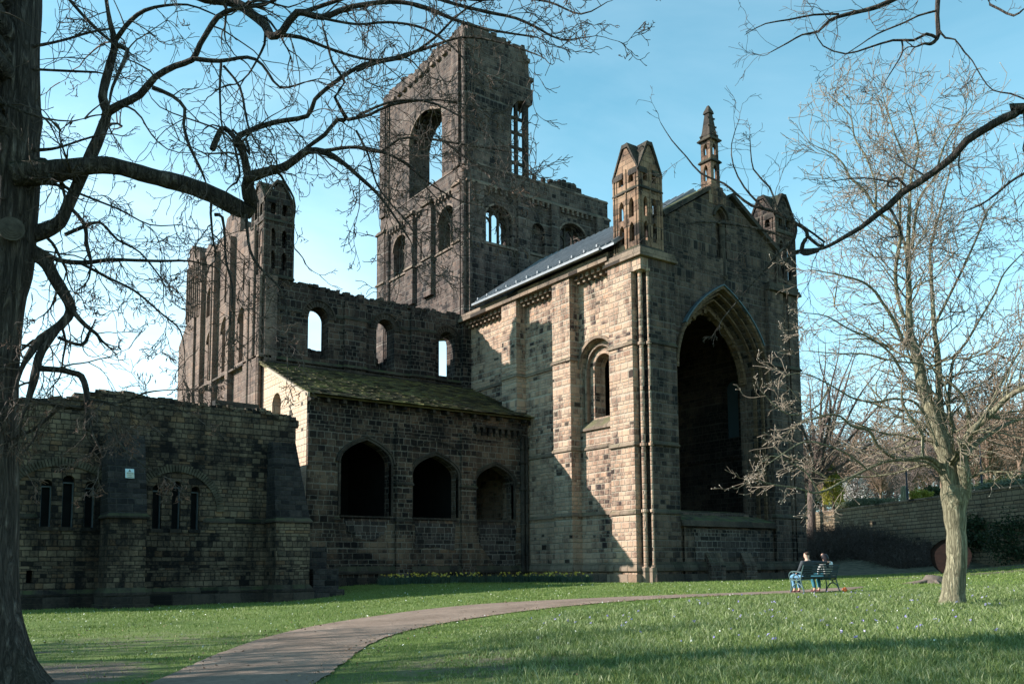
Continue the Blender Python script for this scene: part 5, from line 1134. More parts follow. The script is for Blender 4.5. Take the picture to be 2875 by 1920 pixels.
# ---- generic grown trees
def grown(h,tr_h,r,spread,nl,st,Lk,dens,lean=(0,0),up=.6,trunkk=10,sub=2):
    S=NEW(); T=Tubes()
    P=[(0,0,-.3),(0,0,.3),(lean[0]*.3,lean[1]*.3,tr_h*.6),(lean[0],lean[1],tr_h)]
    Q,q=smoothpath(P,[r*1.25,r,r*.85,r*.75],.5); T.tube(Q,q,trunkk)
    for i in range(nl):
        an=2*math.pi*(i+rng.uniform(-.3,.3))/nl*1.0+ (i//5)*.6; z0=tr_h*rng.uniform(.78,1.0); d=unit(np.array([math.cos(an)*spread,math.sin(an)*spread,rng.uniform(.5,1.4)*up*1.6]))
        L_=(h-z0)*rng.uniform(.75,1.1)/max(.55,d[2]); L_=min(L_,h*.75); P=[np.array([lean[0]*z0/tr_h,lean[1]*z0/tr_h,z0])]; n=6
        for j in range(n): d=unit(d+rng.normal(0,.14,3)+np.array([0,0,.09])); P.append(P[-1]+d*L_/n)
        limb(S,P,np.linspace(r*.5,.015,n+1),st,dens,Lk,step=.5,k=6)
    return T,S
def place(T,S,name,loc,label,cat,mats,group=None,rz=0,sc=1):
    root=empty(name,loc,label,cat,group,rz); root.scale=(sc,sc,sc)
    T.build('trunk',mats[0],root); 
    for s,nm,mt in zip(S,('limbs','crown_twigs','buds'),mats[0:1]+mats[1:]): s.build(nm,mt,root) if s.V else None
    return root
# tree beside the north-east corner, in front of the boundary wall
MS={'seg':[6,4,3],'wig':.2,'grav':.02,'curl':1,'kid':.5,'fwd':1.0,'rmin':.009,'maxl':2,'lift':.2}
p=pt(2281,1540,84); MB_=bark('bark_brown_red',(.07,.05,.042),(.17,.125,.105),(.30,.23,.2),.15,4,.03)
T,S=grown(18.0,6.4,.40,.85,15,dict(MS,rmin=.013),2.8,1.7,(.1,.1),.8)
TW2=simple('twig_grey_brown',[(.12,.095,.08),(.22,.175,.15)],6,.9)
z0=1.45
place(T,S,'bare_wall_tree',(float(p[0]),float(p[1]),z0-.1),'reddish trunked bare tree close beside the north-east corner of the abbey','tree',[MB_,TW2,TW2])
# off-frame trees south of the camera that stripe the lawn with shadow
for i,(x,y,h) in enumerate(((-20.5,-8.5,13),(-13.0,-7.0,12),(-27.5,-12.5,14.5),(-5.5,-8.5,13),(-17,-15,15))):
    if i==0: T,S=grown(h,3.6,.36,1.0,16,dict(MS,rmin=.016,maxl=1),2.2,2.4); first=place(T,S,'park_tree',(x,y,gzf(x,y)),'bare tree outside the view south of the lawn, seen by its shadow','tree',[BARK,BARK_T,BARK_T],'bare trees south of the lawn')
    else:
        c=copy_tree(first); c.location=(x,y,gzf(x,y)); c.rotation_euler=(0,0,i*1.7); c.scale=(h/13,h/13,h/13)

# ---- wood on the hillside
WS=dict(MS,rmin=.030,maxl=1,kid=.6,wig=.24)
woodmats=[]
for c0,c1 in (((.10,.075,.07),(.19,.15,.135)),((.13,.085,.06),(.26,.18,.125)),((.085,.072,.075),(.16,.14,.14))):
    woodmats.append(simple('wood_twigs',[c0,c1],.8,.95,obj=True))
protos=[]
for vi in range(5):
    T,S=grown(rng.uniform(13,16),3.0+vi*.3,.27,.9,14,WS,2.9,1.15,(rng.uniform(-.3,.3),0),.8,6)
    mt=woodmats[[0,1,2,0,1][vi]]; o=place(T,S,'wood_tree',(0,0,0),None,'tree',[mt,mt,mt],'bare trees of the hillside wood'); protos.append(o)
def T2(u,t): d=ray(u,1500); d=d/math.hypot(d[0],d[1]); return d[0]*t,d[1]*t
WL=['bare purplish-brown tree in the wood above the boundary wall','bare russet-brown tree in the wood above the boundary wall','bare grey tree in the wood above the boundary wall']
spots=[]
for t,us_ in ((96,(2330,2480,2800,2890)),(112,(2240,2390,2560,2700,2860,2960)),(130,(2300,2440,2500,2620,2750,2830,2920)),(150,(2230,2350,2420,2540,2600,2690,2790,2880,2990)),(175,(2270,2330,2400,2470,2530,2590,2660,2730,2800,2870,2940)),(210,(2250,2310,2370,2430,2490,2550,2610,2670,2730,2790,2850,2910,2970))):
    for u in us_: spots.append((u+rng.uniform(-25,25),t+rng.uniform(-6,6)))
used=[False]*5
for i,(u,t) in enumerate(spots):
    x,y=T2(u,t); vi=(1 if u>2700 and rng.random()<.6 else int(rng.integers(0,5)))
    if used[vi]: o=copy_tree(protos[vi])
    else: o=protos[vi]; used[vi]=True
    s=rng.uniform(.72,.98)*(1.0 if u<2500 else 1.05); 
    if t<125 and 2380<u<2650: s*=.62
    o.location=(x,y,float(hillz(x,y))-.2); o.rotation_euler=(0,0,rng.uniform(0,6.28)); o.scale=(s,s,s); o['label']=WL[[0,1,2,0,1][vi]]; o['group']={0:'purplish trees of the hillside wood',1:'russet trees of the hillside wood',2:'grey trees of the hillside wood'}[[0,1,2,0,1][vi]]
for v_,o in zip(used,protos):
    if not v_:
        for ch in list(o.children): bpy.data.objects.remove(ch)
        bpy.data.objects.remove(o)

# ================================================================== BOUNDARY WALL, BANK, GARDEN
def onwall(s,d=0,z=0): return (WA[0]+WD[0]*s+WN[0]*d, WA[1]+WD[1]*s+WN[1]*d, z)
LW_=np.linalg.norm(WB-WA)
wl=empty('boundary_wall',onwall(60,0,-.5),'long tall sandstone retaining wall running behind the right-hand lawn','wall'); wi=Matrix.Translation(tuple(-x for x in onwall(60,0,-.5)))
def wbox(m,s0,s1,d0,d1,z0,z1): m.add([onwall(s0,d0,z0),onwall(s1,d0,z0),onwall(s1,d1,z0),onwall(s0,d1,z0),onwall(s0,d0,z1),onwall(s1,d0,z1),onwall(s1,d1,z1),onwall(s0,d1,z1)],[(3,2,1,0),(4,5,6,7),(0,1,5,4),(1,2,6,5),(2,3,7,6),(3,0,4,7)])
m=M(); wbox(m,0,LW_,0,.55,-3,WTOP-.12); o=m.build('wall_face',S_WALL,wl); o.matrix_parent_inverse=wi
m=M(); s=0
while s<LW_:
    l=random.uniform(.6,1.1); wbox(m,s,min(s+l,LW_)-.015,-.06,.6,WTOP-.118,WTOP+random.uniform(-.01,.02)); s+=l
o=m.build('wall_coping',S_TRIM,wl); o.matrix_parent_inverse=wi
def leafmat(name,cols,rough=.6,trans=.25):
    m=bpy.data.materials.new(name); m.use_nodes=True; g=G(m); geo=g.n('ShaderNodeNewGeometry')
    r=geo.outputs['Random Per Island']; n=g.noise(geo.outputs['Position'],1.1,3); k=g.ma('ADD',g.ma('MULTIPLY',r,.6),g.ma('MULTIPLY',n,.4))
    c=g.ramp(k,[(.15+.7*i/(len(cols)-1),x) for i,x in enumerate(cols)]); g.col(c); g.b.inputs['Roughness'].default_value=rough; g.b.inputs['Specular IOR Level'].default_value=.3
    if trans:
        tr_=g.n('ShaderNodeBsdfTranslucent'); g.put(tr_.inputs[0],c); mx_=g.n('ShaderNodeMixShader'); mx_.inputs[0].default_value=trans
        g.t.links.new(g.b.outputs[0],mx_.inputs[1]); g.t.links.new(tr_.outputs[0],mx_.inputs[2]); out=[x for x in g.t.nodes if x.type=='OUTPUT_MATERIAL'][0]; g.t.links.new(mx_.outputs[0],out.inputs[0])
    return m
def cards(name,C,sz,mat,parent=None,flat=.0,asp=1.0):
    """many small leaf faces at the points C"""
    n=len(C); a=rng.normal(size=(n,3)); a/=np.linalg.norm(a,axis=1)[:,None]; 
    if flat: a[:,2]*=(1-flat)
    b=np.cross(a,rng.normal(size=(n,3))); b/=np.linalg.norm(b,axis=1)[:,None]+1e-9
    s=(np.asarray(sz)*rng.uniform(.6,1.3,n))[:,None]; a=a*s; b=b*s*asp
    V=np.stack([C-a,C+b*.6,C+a,C-b*.6],1).reshape(-1,3); F=np.arange(n*4).reshape(n,4)
    me=bpy.data.meshes.new(name); me.vertices.add(n*4); me.vertices.foreach_set('co',V.ravel().astype(np.float32)); me.loops.add(n*4); me.loops.foreach_set('vertex_index',F.ravel().astype(np.int32)); me.polygons.add(n); me.polygons.foreach_set('loop_start',np.arange(0,4*n,4,dtype=np.int32)); me.update(calc_edges=True)
    return link(name,me,mat,parent)
def blobpts(c,r,n,hollow=.55,lump=.25):
    d=rng.normal(size=(n,3)); d/=np.linalg.norm(d,axis=1)[:,None]; q=1+lump*np.sin(d[:,0]*5+c[0])*np.sin(d[:,1]*6+c[1])+lump*.6*np.sin(d[:,2]*9+d[:,0]*7)
    return np.array(c)+d*np.array(r)*(q*rng.uniform(hollow,1,n))[:,None]
IVY=leafmat('ivy_leaves',[(.010,.018,.008),(.022,.04,.016),(.045,.07,.03)]); YEL=leafmat('golden_foliage',[(.10,.105,.012),(.24,.23,.03),(.40,.37,.06)],.6,.35)
HEDG=leafmat('hedge_leaves',[(.015,.028,.010),(.035,.055,.02),(.07,.09,.035)]); BLOS=leafmat('white_blossom',[(.42,.38,.36),(.62,.58,.56),(.75,.72,.70)],.7,.3)
HEAT=leafmat('grey_green_planting',[(.06,.08,.045),(.12,.14,.09),(.2,.21,.15)]); BRAM=simple('bramble_stems',[(.04,.03,.026),(.10,.075,.062)],5,.95)
# earth bank at the wall's foot behind the church
def bankz(s,d):  # d in metres in front of the wall
    x,y,_=onwall(s,-d); g_=float(gz(x,y)); top=1.95*np.clip((56-s)/15,0,1)+g_*np.clip((s-41)/15,0,1); f=np.clip(1-d/14,0,1); return max(g_-.05,g_+(top-g_)*f*f*(3-2*f)+.1*math.sin(s*1.3)*f)
vs=[];ns,nd=90,22
for i in range(ns):
    for j in range(nd): s=10+60*i/(ns-1); d=14.5*j/(nd-1)-.1; x,y,_=onwall(s,-d); vs.append((x,y,bankz(s,d)))
me=bpy.data.meshes.new('bank'); me.from_pydata(vs,[],[(i*nd+j,(i+1)*nd+j,(i+1)*nd+j+1,i*nd+j+1) for i in range(ns-1) for j in range(nd-1)]); me.update()
tag(link('bank',me,simple('bank_soil_and_litter',[(.03,.032,.018),(.075,.065,.04),(.13,.11,.075)],2.5,.95,.03),smooth=True),kind='structure')
def shrub(name,label,cat,c,r,n,sz,mat,stem=True,group=None,hollow=.5,asp=1.0,pts=None):
    root=empty(name,(c[0],c[1],c[2]-r[2]),label,cat,group); inv=Matrix.Translation((-c[0],-c[1],-(c[2]-r[2])))
    P=blobpts(c,r,n,hollow) if pts is None else pts; o=cards('foliage',P,sz,mat,root,asp=asp); o.matrix_parent_inverse=inv
    if stem:
        t=Tubes(); b=np.array([c[0],c[1],c[2]-r[2]-.15])
        for _ in range(9): d=rng.normal(0,.5,3)*np.array(r); d[2]=abs(d[2])*.8; t.tube([b,b+d*.5+[0,0,r[2]*.4],np.array(c)+d*.7],[.04,.025,.01],5)
        o=t.build('stems',BRAM,root); o.matrix_parent_inverse=inv
    return root
for k,(s,d,r,lab) in enumerate(((27.5,4.6,(3.0,2.6,1.0),'dark ivy mound low on the bank nearest the abbey'),(31.5,4.4,(3.0,2.6,1.1),'dark ivy mound at the middle of the bank below the wall'),(35.5,4.8,(3.0,2.6,.95),'dark ivy mound at the thicket end of the bank'))):
    x,y,_=onwall(s,-d); z=bankz(s,d); shrub('ivy_mound',lab,'ivy',(x,y,z+.3),r,9000,.085,IVY,group='ivy mounds on the bank')
def thicket(name,label,s0,s1,d0,d1,h,n):
    t=Tubes(); c=onwall((s0+s1)/2,-(d0+d1)/2); root=empty(name,(c[0],c[1],gzf(c[0],c[1])),label,'thicket'); 
    for _ in range(n):
        s=rng.uniform(s0,s1); d=rng.uniform(d0,d1); x,y,_z=onwall(s,-d); p=np.array([x,y,bankz(s,d)-.05]); D=unit(np.array([rng.normal(0,.5),rng.normal(0,.5),1])); P=[p]
        L_=h*rng.uniform(.6,1.3)
        for i in range(5): D=unit(D+rng.normal(0,.28,3)+np.array([0,0,-.13*i])); P.append(P[-1]+D*L_/5)
        t.tube(P,[.02,.018,.016,.013,.011,.008],3)
    o=t.build('stems',BRAM,root); o.matrix_parent_inverse=Matrix.Translation((-c[0],-c[1],-gzf(c[0],c[1]))); return root
thicket('bramble_thicket','tangled brown bramble thicket at the wall foot behind the bench',35,47,.8,7.5,1.9,3600)
thicket('bramble_thicket','straggling low brown bramble thicket at the wall foot left of the pale tree',45,54,.3,5.0,1.4,2200)
for s,z,r,lab in ((54.3,1.9,(1.5,.6,1.2),'ivy patch hanging on the boundary wall just right of the pale tree'),(58.3,1.4,(2.2,.7,1.5),'broad ivy patch on the boundary wall at the right edge')):
    x,y,_=onwall(s,-.25); shrub('ivy_patch',lab,'ivy',(x,y,z),r,4200,.08,IVY,stem=False)
# round red-brown thing behind the pale tree: an upturned section of a great log
c=pt(2671,1588,50); gl=gzf(c[0],c[1]); root=empty('log_section',(c[0],c[1],gl),'great round red-brown log section standing on edge behind the pale tree','log')
f=-unit(np.array([c[0],c[1],0])); sd=np.array([-f[1],f[0],0]); up_=np.array([0,0,1.]); R_=.92
def disc(r0,r1,a,b,name,mat,nn=32):
    m=M(); vs=[]
    for (r,q) in ((r0,a),(r1,a),(r1,b),(r0,b)):
        for j in range(nn): an=2*math.pi*j/nn; rr=r*(1+.025*math.sin(3*an)+.02*math.sin(7*an+1)); vs.append(tuple(np.array([c[0],c[1],gl+R_-.08])+sd*rr*math.cos(an)+up_*rr*math.sin(an)+f*q))
    fs=[(k*nn+j,k*nn+(j+1)%nn,((k+1)%4)*nn+(j+1)%nn,((k+1)%4)*nn+j) for k in range(4) for j in range(nn)]
    m.add(vs,fs); o=m.build(name,mat,root); o.matrix_parent_inverse=Matrix.Translation((-c[0],-c[1],-gl))
disc(.92,R_,.5,-.5,'bark_ring',simple('old_bark_dark',[(.008,.006,.006),(.02,.016,.014)],6,.95,.03)); disc(.02,.918,.40,-.45,'sawn_face',simple('red_heartwood',[(.007,.003,.0025),(.014,.006,.0045),(.022,.010,.007)],3,.9,.01,stretch=(1,1,3)))
# low stump and litter beside it
c=pt(2622,1630,37); gl=gzf(c[0],c[1]); root=empty('tree_stump',(c[0],c[1],gl),'low pale rotting stump on the lawn left of the pale tree','stump'); t=Tubes(); t.tube([(0,0,-.1),(0,0,.1),(.02,0,.26),(.03,0,.3)],[.55,.42,.3,.05],12); 
for a in range(7): an=a*.9; t.tube([(0,0,.12),(.5*math.cos(an),.5*math.sin(an),.05),(1.1*math.cos(an),1.1*math.sin(an),-.03)],[.12,.07,.02],6)
t.build('stump_wood',simple('stump_wood',[(.07,.055,.043),(.15,.12,.095)],6,.95,.02),root)
# ---- garden on the terrace
def hz(x,y): return float(hillz(x,y))
x,y=T2(2344,87); z=hz(x,y); n=5200; hgt=4.2; tt=rng.uniform(0,1,n)**.8; rad=1.15*np.sin(np.pi*np.clip(.18+tt*.82,0,1))**.8*(1-tt*.42)*(1+.12*np.sin(tt*23)); an=rng.uniform(0,6.28,n); rr=rad*rng.uniform(.6,1,n)*(1+.14*np.sin(an*5+tt*9))
P=np.stack([x+rr*np.cos(an),y+rr*np.sin(an),z+.65+tt*hgt*.86],1)
root=empty('golden_conifer',(x,y,z),'golden-yellow teardrop conifer on a short trunk just above the boundary wall','conifer'); inv=Matrix.Translation((-x,-y,-z)); o=cards('foliage',P,.10,YEL,root,asp=.8); o.matrix_parent_inverse=inv
t=Tubes(); t.tube([(x,y,z-.2),(x,y,z+1),(x,y,z+3.6)],[.13,.10,.03],8); o=t.build('trunk',BRAM,root); o.matrix_parent_inverse=inv
x,y=T2(2412,98); z=hz(x,y); P=np.concatenate([blobpts((x,y,z+1.9),(1.9,1.7,1.7),1900,.3),blobpts((x-.6,y-.4,z+2.6),(1.2,1.2,1.2),700,.3)])
T,S=grown(3.6,.5,.10,1.2,12,dict(MS,rmin=.015,maxl=2),1.1,3.0); root=place(T,S,'magnolia_tree',(x,y,z),'low spreading tree white with blossom above the boundary wall','tree',[BRAM,BRAM,BRAM]); o=cards('blossom',P,.085,BLOS,root,asp=1); o.matrix_parent_inverse=Matrix.Translation((-x,-y,-z))
x,y=T2(2480,100); z=hz(x,y); T,S=grown(4.6,.6,.14,1.4,16,dict(MS,rmin=.018,maxl=2),1.5,2.6); place(T,S,'bare_shrub',(x,y,z),'wide pale brown bare shrub between the blossom tree and the lamp post','shrub',[TW2,TW2,TW2])
for i,(u,t_,r,sz,mt,nm,lab,cat) in enumerate(((2590,84,(1.15,.8,.55),.07,YEL,'golden_shrub','low golden shrub beside the left lamp post above the wall','shrub'),(2418,88,(4.3,1.0,.5),.07,HEAT,'planting_bed','long low grey-green planting bed along the top of the wall','flower bed'),(2440,103,(3.9,.9,.6),.08,HEDG,'clipped_hedge','dark low hedge behind the grey-green bed','hedge'),(2860,92,(5.0,.8,.7),.08,HEDG,'clipped_hedge','dark low hedge at the right edge above the wall','hedge'),(2860,80,(4.2,.9,.4),.07,HEAT,'planting_bed','pale green planting bed above the wall at the right edge','flower bed'),(2255,92,(2.4,1.6,1.5),.09,IVY,'evergreen_bush','dark evergreen bush above the wall next to the church corner','bush'),(2625,86,(1.0,.7,.65),.08,HEDG,'evergreen_bush','dark evergreen bush close to the golden shrub','bush'))):
    x,y=T2(u,t_); z=hz(x,y); c=(x,y,z+r[2]*.8); n=int(2600*r[0]**.8); d=blobpts((0,0,0),r,n,.5); ca,sa=math.cos(-.25),math.sin(-.25); P=np.stack([x+d[:,0]*ca-d[:,1]*sa,y+d[:,0]*sa+d[:,1]*ca,c[2]+d[:,2]],1); shrub(nm,lab,cat,c,r,n,sz,mt,stem=True,pts=P)
vs=[]; 
for i in range(60):
    s=20+70*i/59
    for d in (11.2,13.2): x,y,_=onwall(s,d+1.2*math.sin(s*.16)); vs.append((x,y,hz(x,y)+.06+.25*math.sin(x*.13)*math.sin(y*.11)*min(1,d/20)))
me=bpy.data.meshes.new('garden_path'); me.from_pydata(vs,[],[(2*i,2*i+1,2*i+3,2*i+2) for i in range(59)]); me.update(); tag(link('garden_path',me,simple('gravel_pale',[(.28,.24,.18),(.42,.37,.29)],9,.9)),kind='structure')
IRON=newmat('black_iron',.5,(.018,.018,.024)); LENS=newmat('lamp_housing_pale',.4,(.62,.66,.68))
for u,t_,h,lab in ((2553,77,8.6,'left tall black lamp post above the wall beside the golden shrub'),(2765,82,8.4,'right tall black lamp post with a flat pale head above the wall')):
    x,y=T2(u,t_); z=hz(x,y)-.05; root=empty('lamp_post',(x,y,z),lab,'lamp post','lamp posts above the wall')
    t=Tubes(); t.tube([(0,0,-.2),(0,0,1.1),(0,0,1.12),(0,0,h)],[.095,.09,.062,.045],10); t.build('pole',IRON,root)
    m=M(); m.cyl(0,0,h,h+.14,.10,12,.34); m.cyl(0,0,h+.141,h+.22,.36,16,.30); m.cyl(0,0,h+.221,h+.27,.2,12,.08); m.build('lamp_head',LENS,root)
x,y=T2(2543,79); z=hz(x,y); root=empty('pollard_trunk',(x,y,z),'short pale pollarded trunk just left of the left lamp post','tree'); t=Tubes(); t.tube([(0,0,-.2),(0,0,.6),(.03,0,1.2),(.05,0,1.35)],[.3,.24,.25,.1],12); t.build('trunk',BARK_R,root)

n=52000; a_=fa_=None
uu=rng.uniform(2170,3000,n); tt=rng.uniform(185,270,n); aa=np.array([math.atan2(ray(u,1500)[1],ray(u,1500)[0]) for u in (2170,3000)]); ang=aa[0]+(aa[1]-aa[0])*(uu-2170)/830
X=np.cos(ang)*tt; Y=np.sin(ang)*tt; hh=13+2.5*np.sin(X*.11)+2*np.sin(Y*.17+1)+1.5*np.sin(X*.31+Y*.2); Z=hillz(X,Y)+hh*rng.uniform(0,1,n)**.8
tag(cards('far_wood',np.stack([X,Y,Z],1),.62,leafmat('far_wood_twigs',[(.075,.055,.05),(.13,.095,.085),(.19,.145,.125)],.95,0),asp=.16),'brown far-off bare wood closing the hillside behind the trees','wood',None,'stuff')
# ================================================================== DAFFODILS
def inpoly(x,y,poly):
    c=np.zeros(len(x),bool); n=len(poly); j=n-1
    for i in range(n):
        xi,yi=poly[i]; xj,yj=poly[j]; t=((yi>y)!=(yj>y))&(x<(xj-xi)*(y-yi)/(yj-yi+1e-12)+xi); c^=t; j=i
    return c
def blades(name,x,y,z,h,wd,mat,lean=.35,kind='stuff'):
    n=len(x); an=rng.uniform(0,2*np.pi,n); ln=rng.uniform(.1,1,n)*lean*h; la=rng.uniform(0,2*np.pi,n)
    B=np.stack([x,y,z],1); sx=np.stack([np.cos(an),np.sin(an),np.zeros(n)],1)*(wd/2)[:,None]; ld=np.stack([np.cos(la)*ln,np.sin(la)*ln,np.zeros(n)],1); up_=np.zeros((n,3)); up_[:,2]=h
    V=np.stack([B-sx,B+sx,B+sx*.75+up_*.55+ld*.35,B-sx*.75+up_*.55+ld*.35,B+up_*.95+ld*1.1],1).reshape(-1,3)
    k=np.arange(n)[:,None]*5; Q=(k+np.array([0,1,2,3])); Tt=(k+np.array([3,2,4]))
    me=bpy.data.meshes.new(name); me.vertices.add(n*5); me.vertices.foreach_set('co',V.ravel().astype(np.float32))
    me.loops.add(n*7); me.loops.foreach_set('vertex_index',np.concatenate([Q,Tt],1).ravel().astype(np.int32)); ls=np.stack([np.arange(n)*7,np.arange(n)*7+4],1).ravel(); me.polygons.add(2*n); me.polygons.foreach_set('loop_start',ls.astype(np.int32)); me.update(calc_edges=True)
    return link(name,me,mat)
DLEAF=leafmat('daffodil_leaves',[(.03,.06,.045),(.06,.10,.07),(.12,.17,.11)],.5,.3); DYEL=leafmat('daffodil_flowers',[(.55,.38,.03),(.75,.6,.08),(.8,.72,.3)],.6,.3)
cl=[]
for _ in range(170):
    k=rng.uniform(0,14.6)
    if k<8.9: c_=(-41.75+rng.uniform(-.35,.45),21.4+k)
    else: c_=(-41.5+(k-8.9)*1.06,30.35+rng.uniform(-.35,.2))
    if k>12.3 and rng.random()<.45: continue
    cl.append(c_)
X=[];Y=[]
for c_ in cl: q=rng.normal(0,.10,(46,2)); X.append(c_[0]+q[:,0]); Y.append(c_[1]+q[:,1])
X=np.concatenate(X);Y=np.concatenate(Y); o=blades('daffodil_bed',X,Y,gz(X,Y)-.02,rng.uniform(.28,.58,len(X)),rng.uniform(.014,.030,len(X)),DLEAF,.6); tag(o,'low bed of daffodils in leaf with scattered yellow flowers at the chapel wall','daffodils',None,'stuff')
P=[]
for c_ in cl:
    if rng.random()<.62:
        for _ in range(rng.integers(1,4)): q=rng.normal(0,.12,2); xx,yy=c_[0]+q[0]+.1,c_[1]+q[1]; zc_=gzf(xx,yy)+rng.uniform(.36,.58); P+= [(xx+rng.normal(0,.02),yy+rng.normal(0,.02),zc_+rng.normal(0,.015)) for _ in range(6)]
tag(cards('daffodil_blooms',np.array(P),.050,DYEL),'yellow daffodil blooms over the bed at the chapel wall','daffodils',None,'stuff')

# ================================================================== GRASS
GR_L=leafmat('long_grass_blades',[(.055,.09,.022),(.12,.175,.045),(.20,.26,.085),(.44,.46,.26)],.45,.3)
GR_S=leafmat('mown_grass_blades',[(.065,.11,.018),(.12,.185,.034),(.175,.24,.055),(.27,.28,.12)],.5,.3)
pathpoly=[tuple(p) for p in pl]+[tuple(p) for p in pr[::-1]]
fa=math.atan2(FW[1],FW[0])
def field(n,t0,t1,pw,a0=-.62,a1=.62):
    u=rng.uniform(0,1,n); t=(t0**pw+(t1**pw-t0**pw)*u)**(1/pw); a=fa+rng.uniform(a0,a1,n); return t*np.cos(a),t*np.sin(a),t
from numpy import interp
prx=np.array(pr); 
def dright(x,y):
    """distance from the right edge of the path"""
    q=prx[::6]; return np.sqrt(((x[:,None]-q[:,0])**2+(y[:,None]-q[:,1])**2)).min(1)
def keep(x,y):
    k=~(inpoly(x,y,pathpoly)&(rng.random(len(x))<.96+.04*(np.minimum(((x[:,None]-prx[::8,0])**2+(y[:,None]-prx[::8,1])**2).min(1),((x[:,None]-pl[::8,0])**2+(y[:,None]-pl[::8,1])**2).min(1))>.012)))
    k&=~((x<-39.6)&(y<16.2)); k&=~((x<-42.3)&(y<32)); k&=~((x<-31.7)&(y>30.8)&(y<44.2)&(x>-50)); k&=((x-WA[0])*WN[0]+(y-WA[1])*WN[1])<-.3
    wn=np.hypot(x+19.5,y-4.6); k&=~((wn<3.2)&(sinn(x,y,3.7,.8)+.6*sinn(x,y,8.1,1.9)>.15)&(rng.random(len(x))<.8)); wn=np.hypot(x+11,y-7.2); k&=~((wn<2.3)&(sinn(x,y,4.1,.2)+.6*sinn(x,y,9.1,.9)>.0)&(rng.random(len(x))<.8)); b=np.hypot(x+15.2,y-2.2); k&=~((b<1.75)&(rng.random(len(x))<.9)); k&=np.hypot(x-bx[0],y-bx[1])>1.0
    return k
def sinn(x,y,f,p): return np.sin(x*f+p)*np.sin(y*f*1.13+p*1.7)
# long tufts on the right-hand bank
x,y,t=field(520000,9.0,33,1.15,-.85,.25); d=dright(x,y); side=(x*1.0> np.interp(y,prx[:,1],prx[:,0]))|(y<2)
k=keep(x,y)&side&(d>1.1+.5*sinn(x,y,1.1,.4)+.3*sinn(x,y,3.1,2)); k&=(rng.random(len(x))<np.clip((d-.9)/1.6,0.12,1))
x,y,t,d=x[k],y[k],t[k],d[k]
tuft=.5+.5*sinn(x,y,2.3,1.0)*sinn(x,y,5.7,.3)+.25*sinn(x,y,11.,2.2)
kp=rng.random(len(x))<np.clip(.35+.75*tuft,.2,1); x,y,t,d,tuft=x[kp],y[kp],t[kp],d[kp],tuft[kp]
h=(.032+.095*np.clip(tuft,0,1.3))*rng.uniform(.45,1.5,len(x))*np.clip((d-.6)/2.2,.35,1)*np.clip(1.15-(t-24)/22,.5,1.1)
o=blades('long_grass',x,y,gz(x,y)-.01,h,rng.uniform(.006,.012,len(x))*(.6+t/22),GR_L,1.0); tag(o,'long tufted grass of the right foreground','grass',None,'stuff'); print('long',len(x))
x,y,t=field(480000,8.0,62,1.0,-.72,.72); k=keep(x,y); x,y,t=x[k],y[k],t[k]
kk=rng.random(len(x))<np.clip(1.15-.0*t,0,1)*np.clip(.62+.5*sinn(x,y,.9,.3)+.3*sinn(x,y,3.3,1.),.25,1); x,y,t=x[kk],y[kk],t[kk]
h=(.028+.018*(sinn(x,y,1.9,.2)+1)*.5)*rng.uniform(.6,1.4,len(x))*(1+t/60); o=blades('mown_grass',x,y,gz(x,y)-.006,h,rng.uniform(.005,.010,len(x))*(.7+t/20),GR_S,.9); tag(o,'short mown lawn grass','grass',None,'stuff'); print('short',len(x))
# daisies, crocuses and fallen leaves
x,y,t=field(900,14,45,1.2,-.6,.6); k=keep(x,y); x,y=x[k],y[k]; P=np.stack([x,y,gz(x,y)+.05],1); tag(cards('daisies',P,.022,leafmat('daisy_white',[(.6,.6,.55),(.8,.8,.76)],.6,0),flat=.0),'white daisies scattered in the lawn','daisies',None,'stuff')
x,y,t=field(150,14,30,1.1,-.60,-.02); k=keep(x,y)&(x>np.interp(y,prx[:,1],prx[:,0])+1.8); x,y=x[k],y[k]; P=np.concatenate([np.stack([x+rng.normal(0,.012,len(x)),y+rng.normal(0,.012,len(x)),gz(x,y)+.10+rng.normal(0,.010,len(x))],1) for _ in range(3)]); tag(cards('crocuses',P,.021,leafmat('crocus_lilac',[(.22,.17,.5),(.4,.34,.68),(.6,.56,.8)],.6,.3)),'lilac crocuses scattered in the long grass','crocuses',None,'stuff')
q=rng.uniform(0,1,(420,1)); i=rng.integers(20,200,420); e=np.where(rng.random(420)<.6,1,0); base_=np.where(e[:,None]==1,pr[i],pl[i]); P2=base_+rng.normal(0,.28,(420,2)); x,y,t=field(500,10,26,1,-.1,.62); k=rng.random(len(x))<.5
P2=np.concatenate([P2,np.stack([x[k],y[k]],1)]); P=np.stack([P2[:,0],P2[:,1],gz(P2[:,0],P2[:,1])+.035],1); tag(cards('fallen_leaves',P,.026,leafmat('leaf_litter',[(.07,.04,.025),(.2,.12,.07),(.36,.25,.16)],.8,0),flat=.6),'dead leaves lying along the path edges and under the tree','leaves',None,'stuff')
for (u,v,l,rz,lab) in ((774,1868,.30,.5,'short pale stick lying on the path'),(113,1838,.5,2.2,'thin fallen twig on the lawn beside the big trunk')):
    d=ray(u,v); ts=np.linspace(3,60,3000); ii=int(np.argmax(d[2]*ts-gz(d[0]*ts,d[1]*ts)<0)); p=d*ts[ii]; root=empty('fallen_twig',(p[0],p[1],p[2]+.03),lab,'twig',rz=rz); t=Tubes(); t.tube([(-l/2,0,0),(-l*.1,.02,.012),(l*.2,-.01,.01),(l/2,.03,.0)],[.012,.014,.012,.006],6); t.tube([(0,0,.01),(l*.15,.08,.03)],[.008,.004],5); t.build('twig_wood',TW2,root)
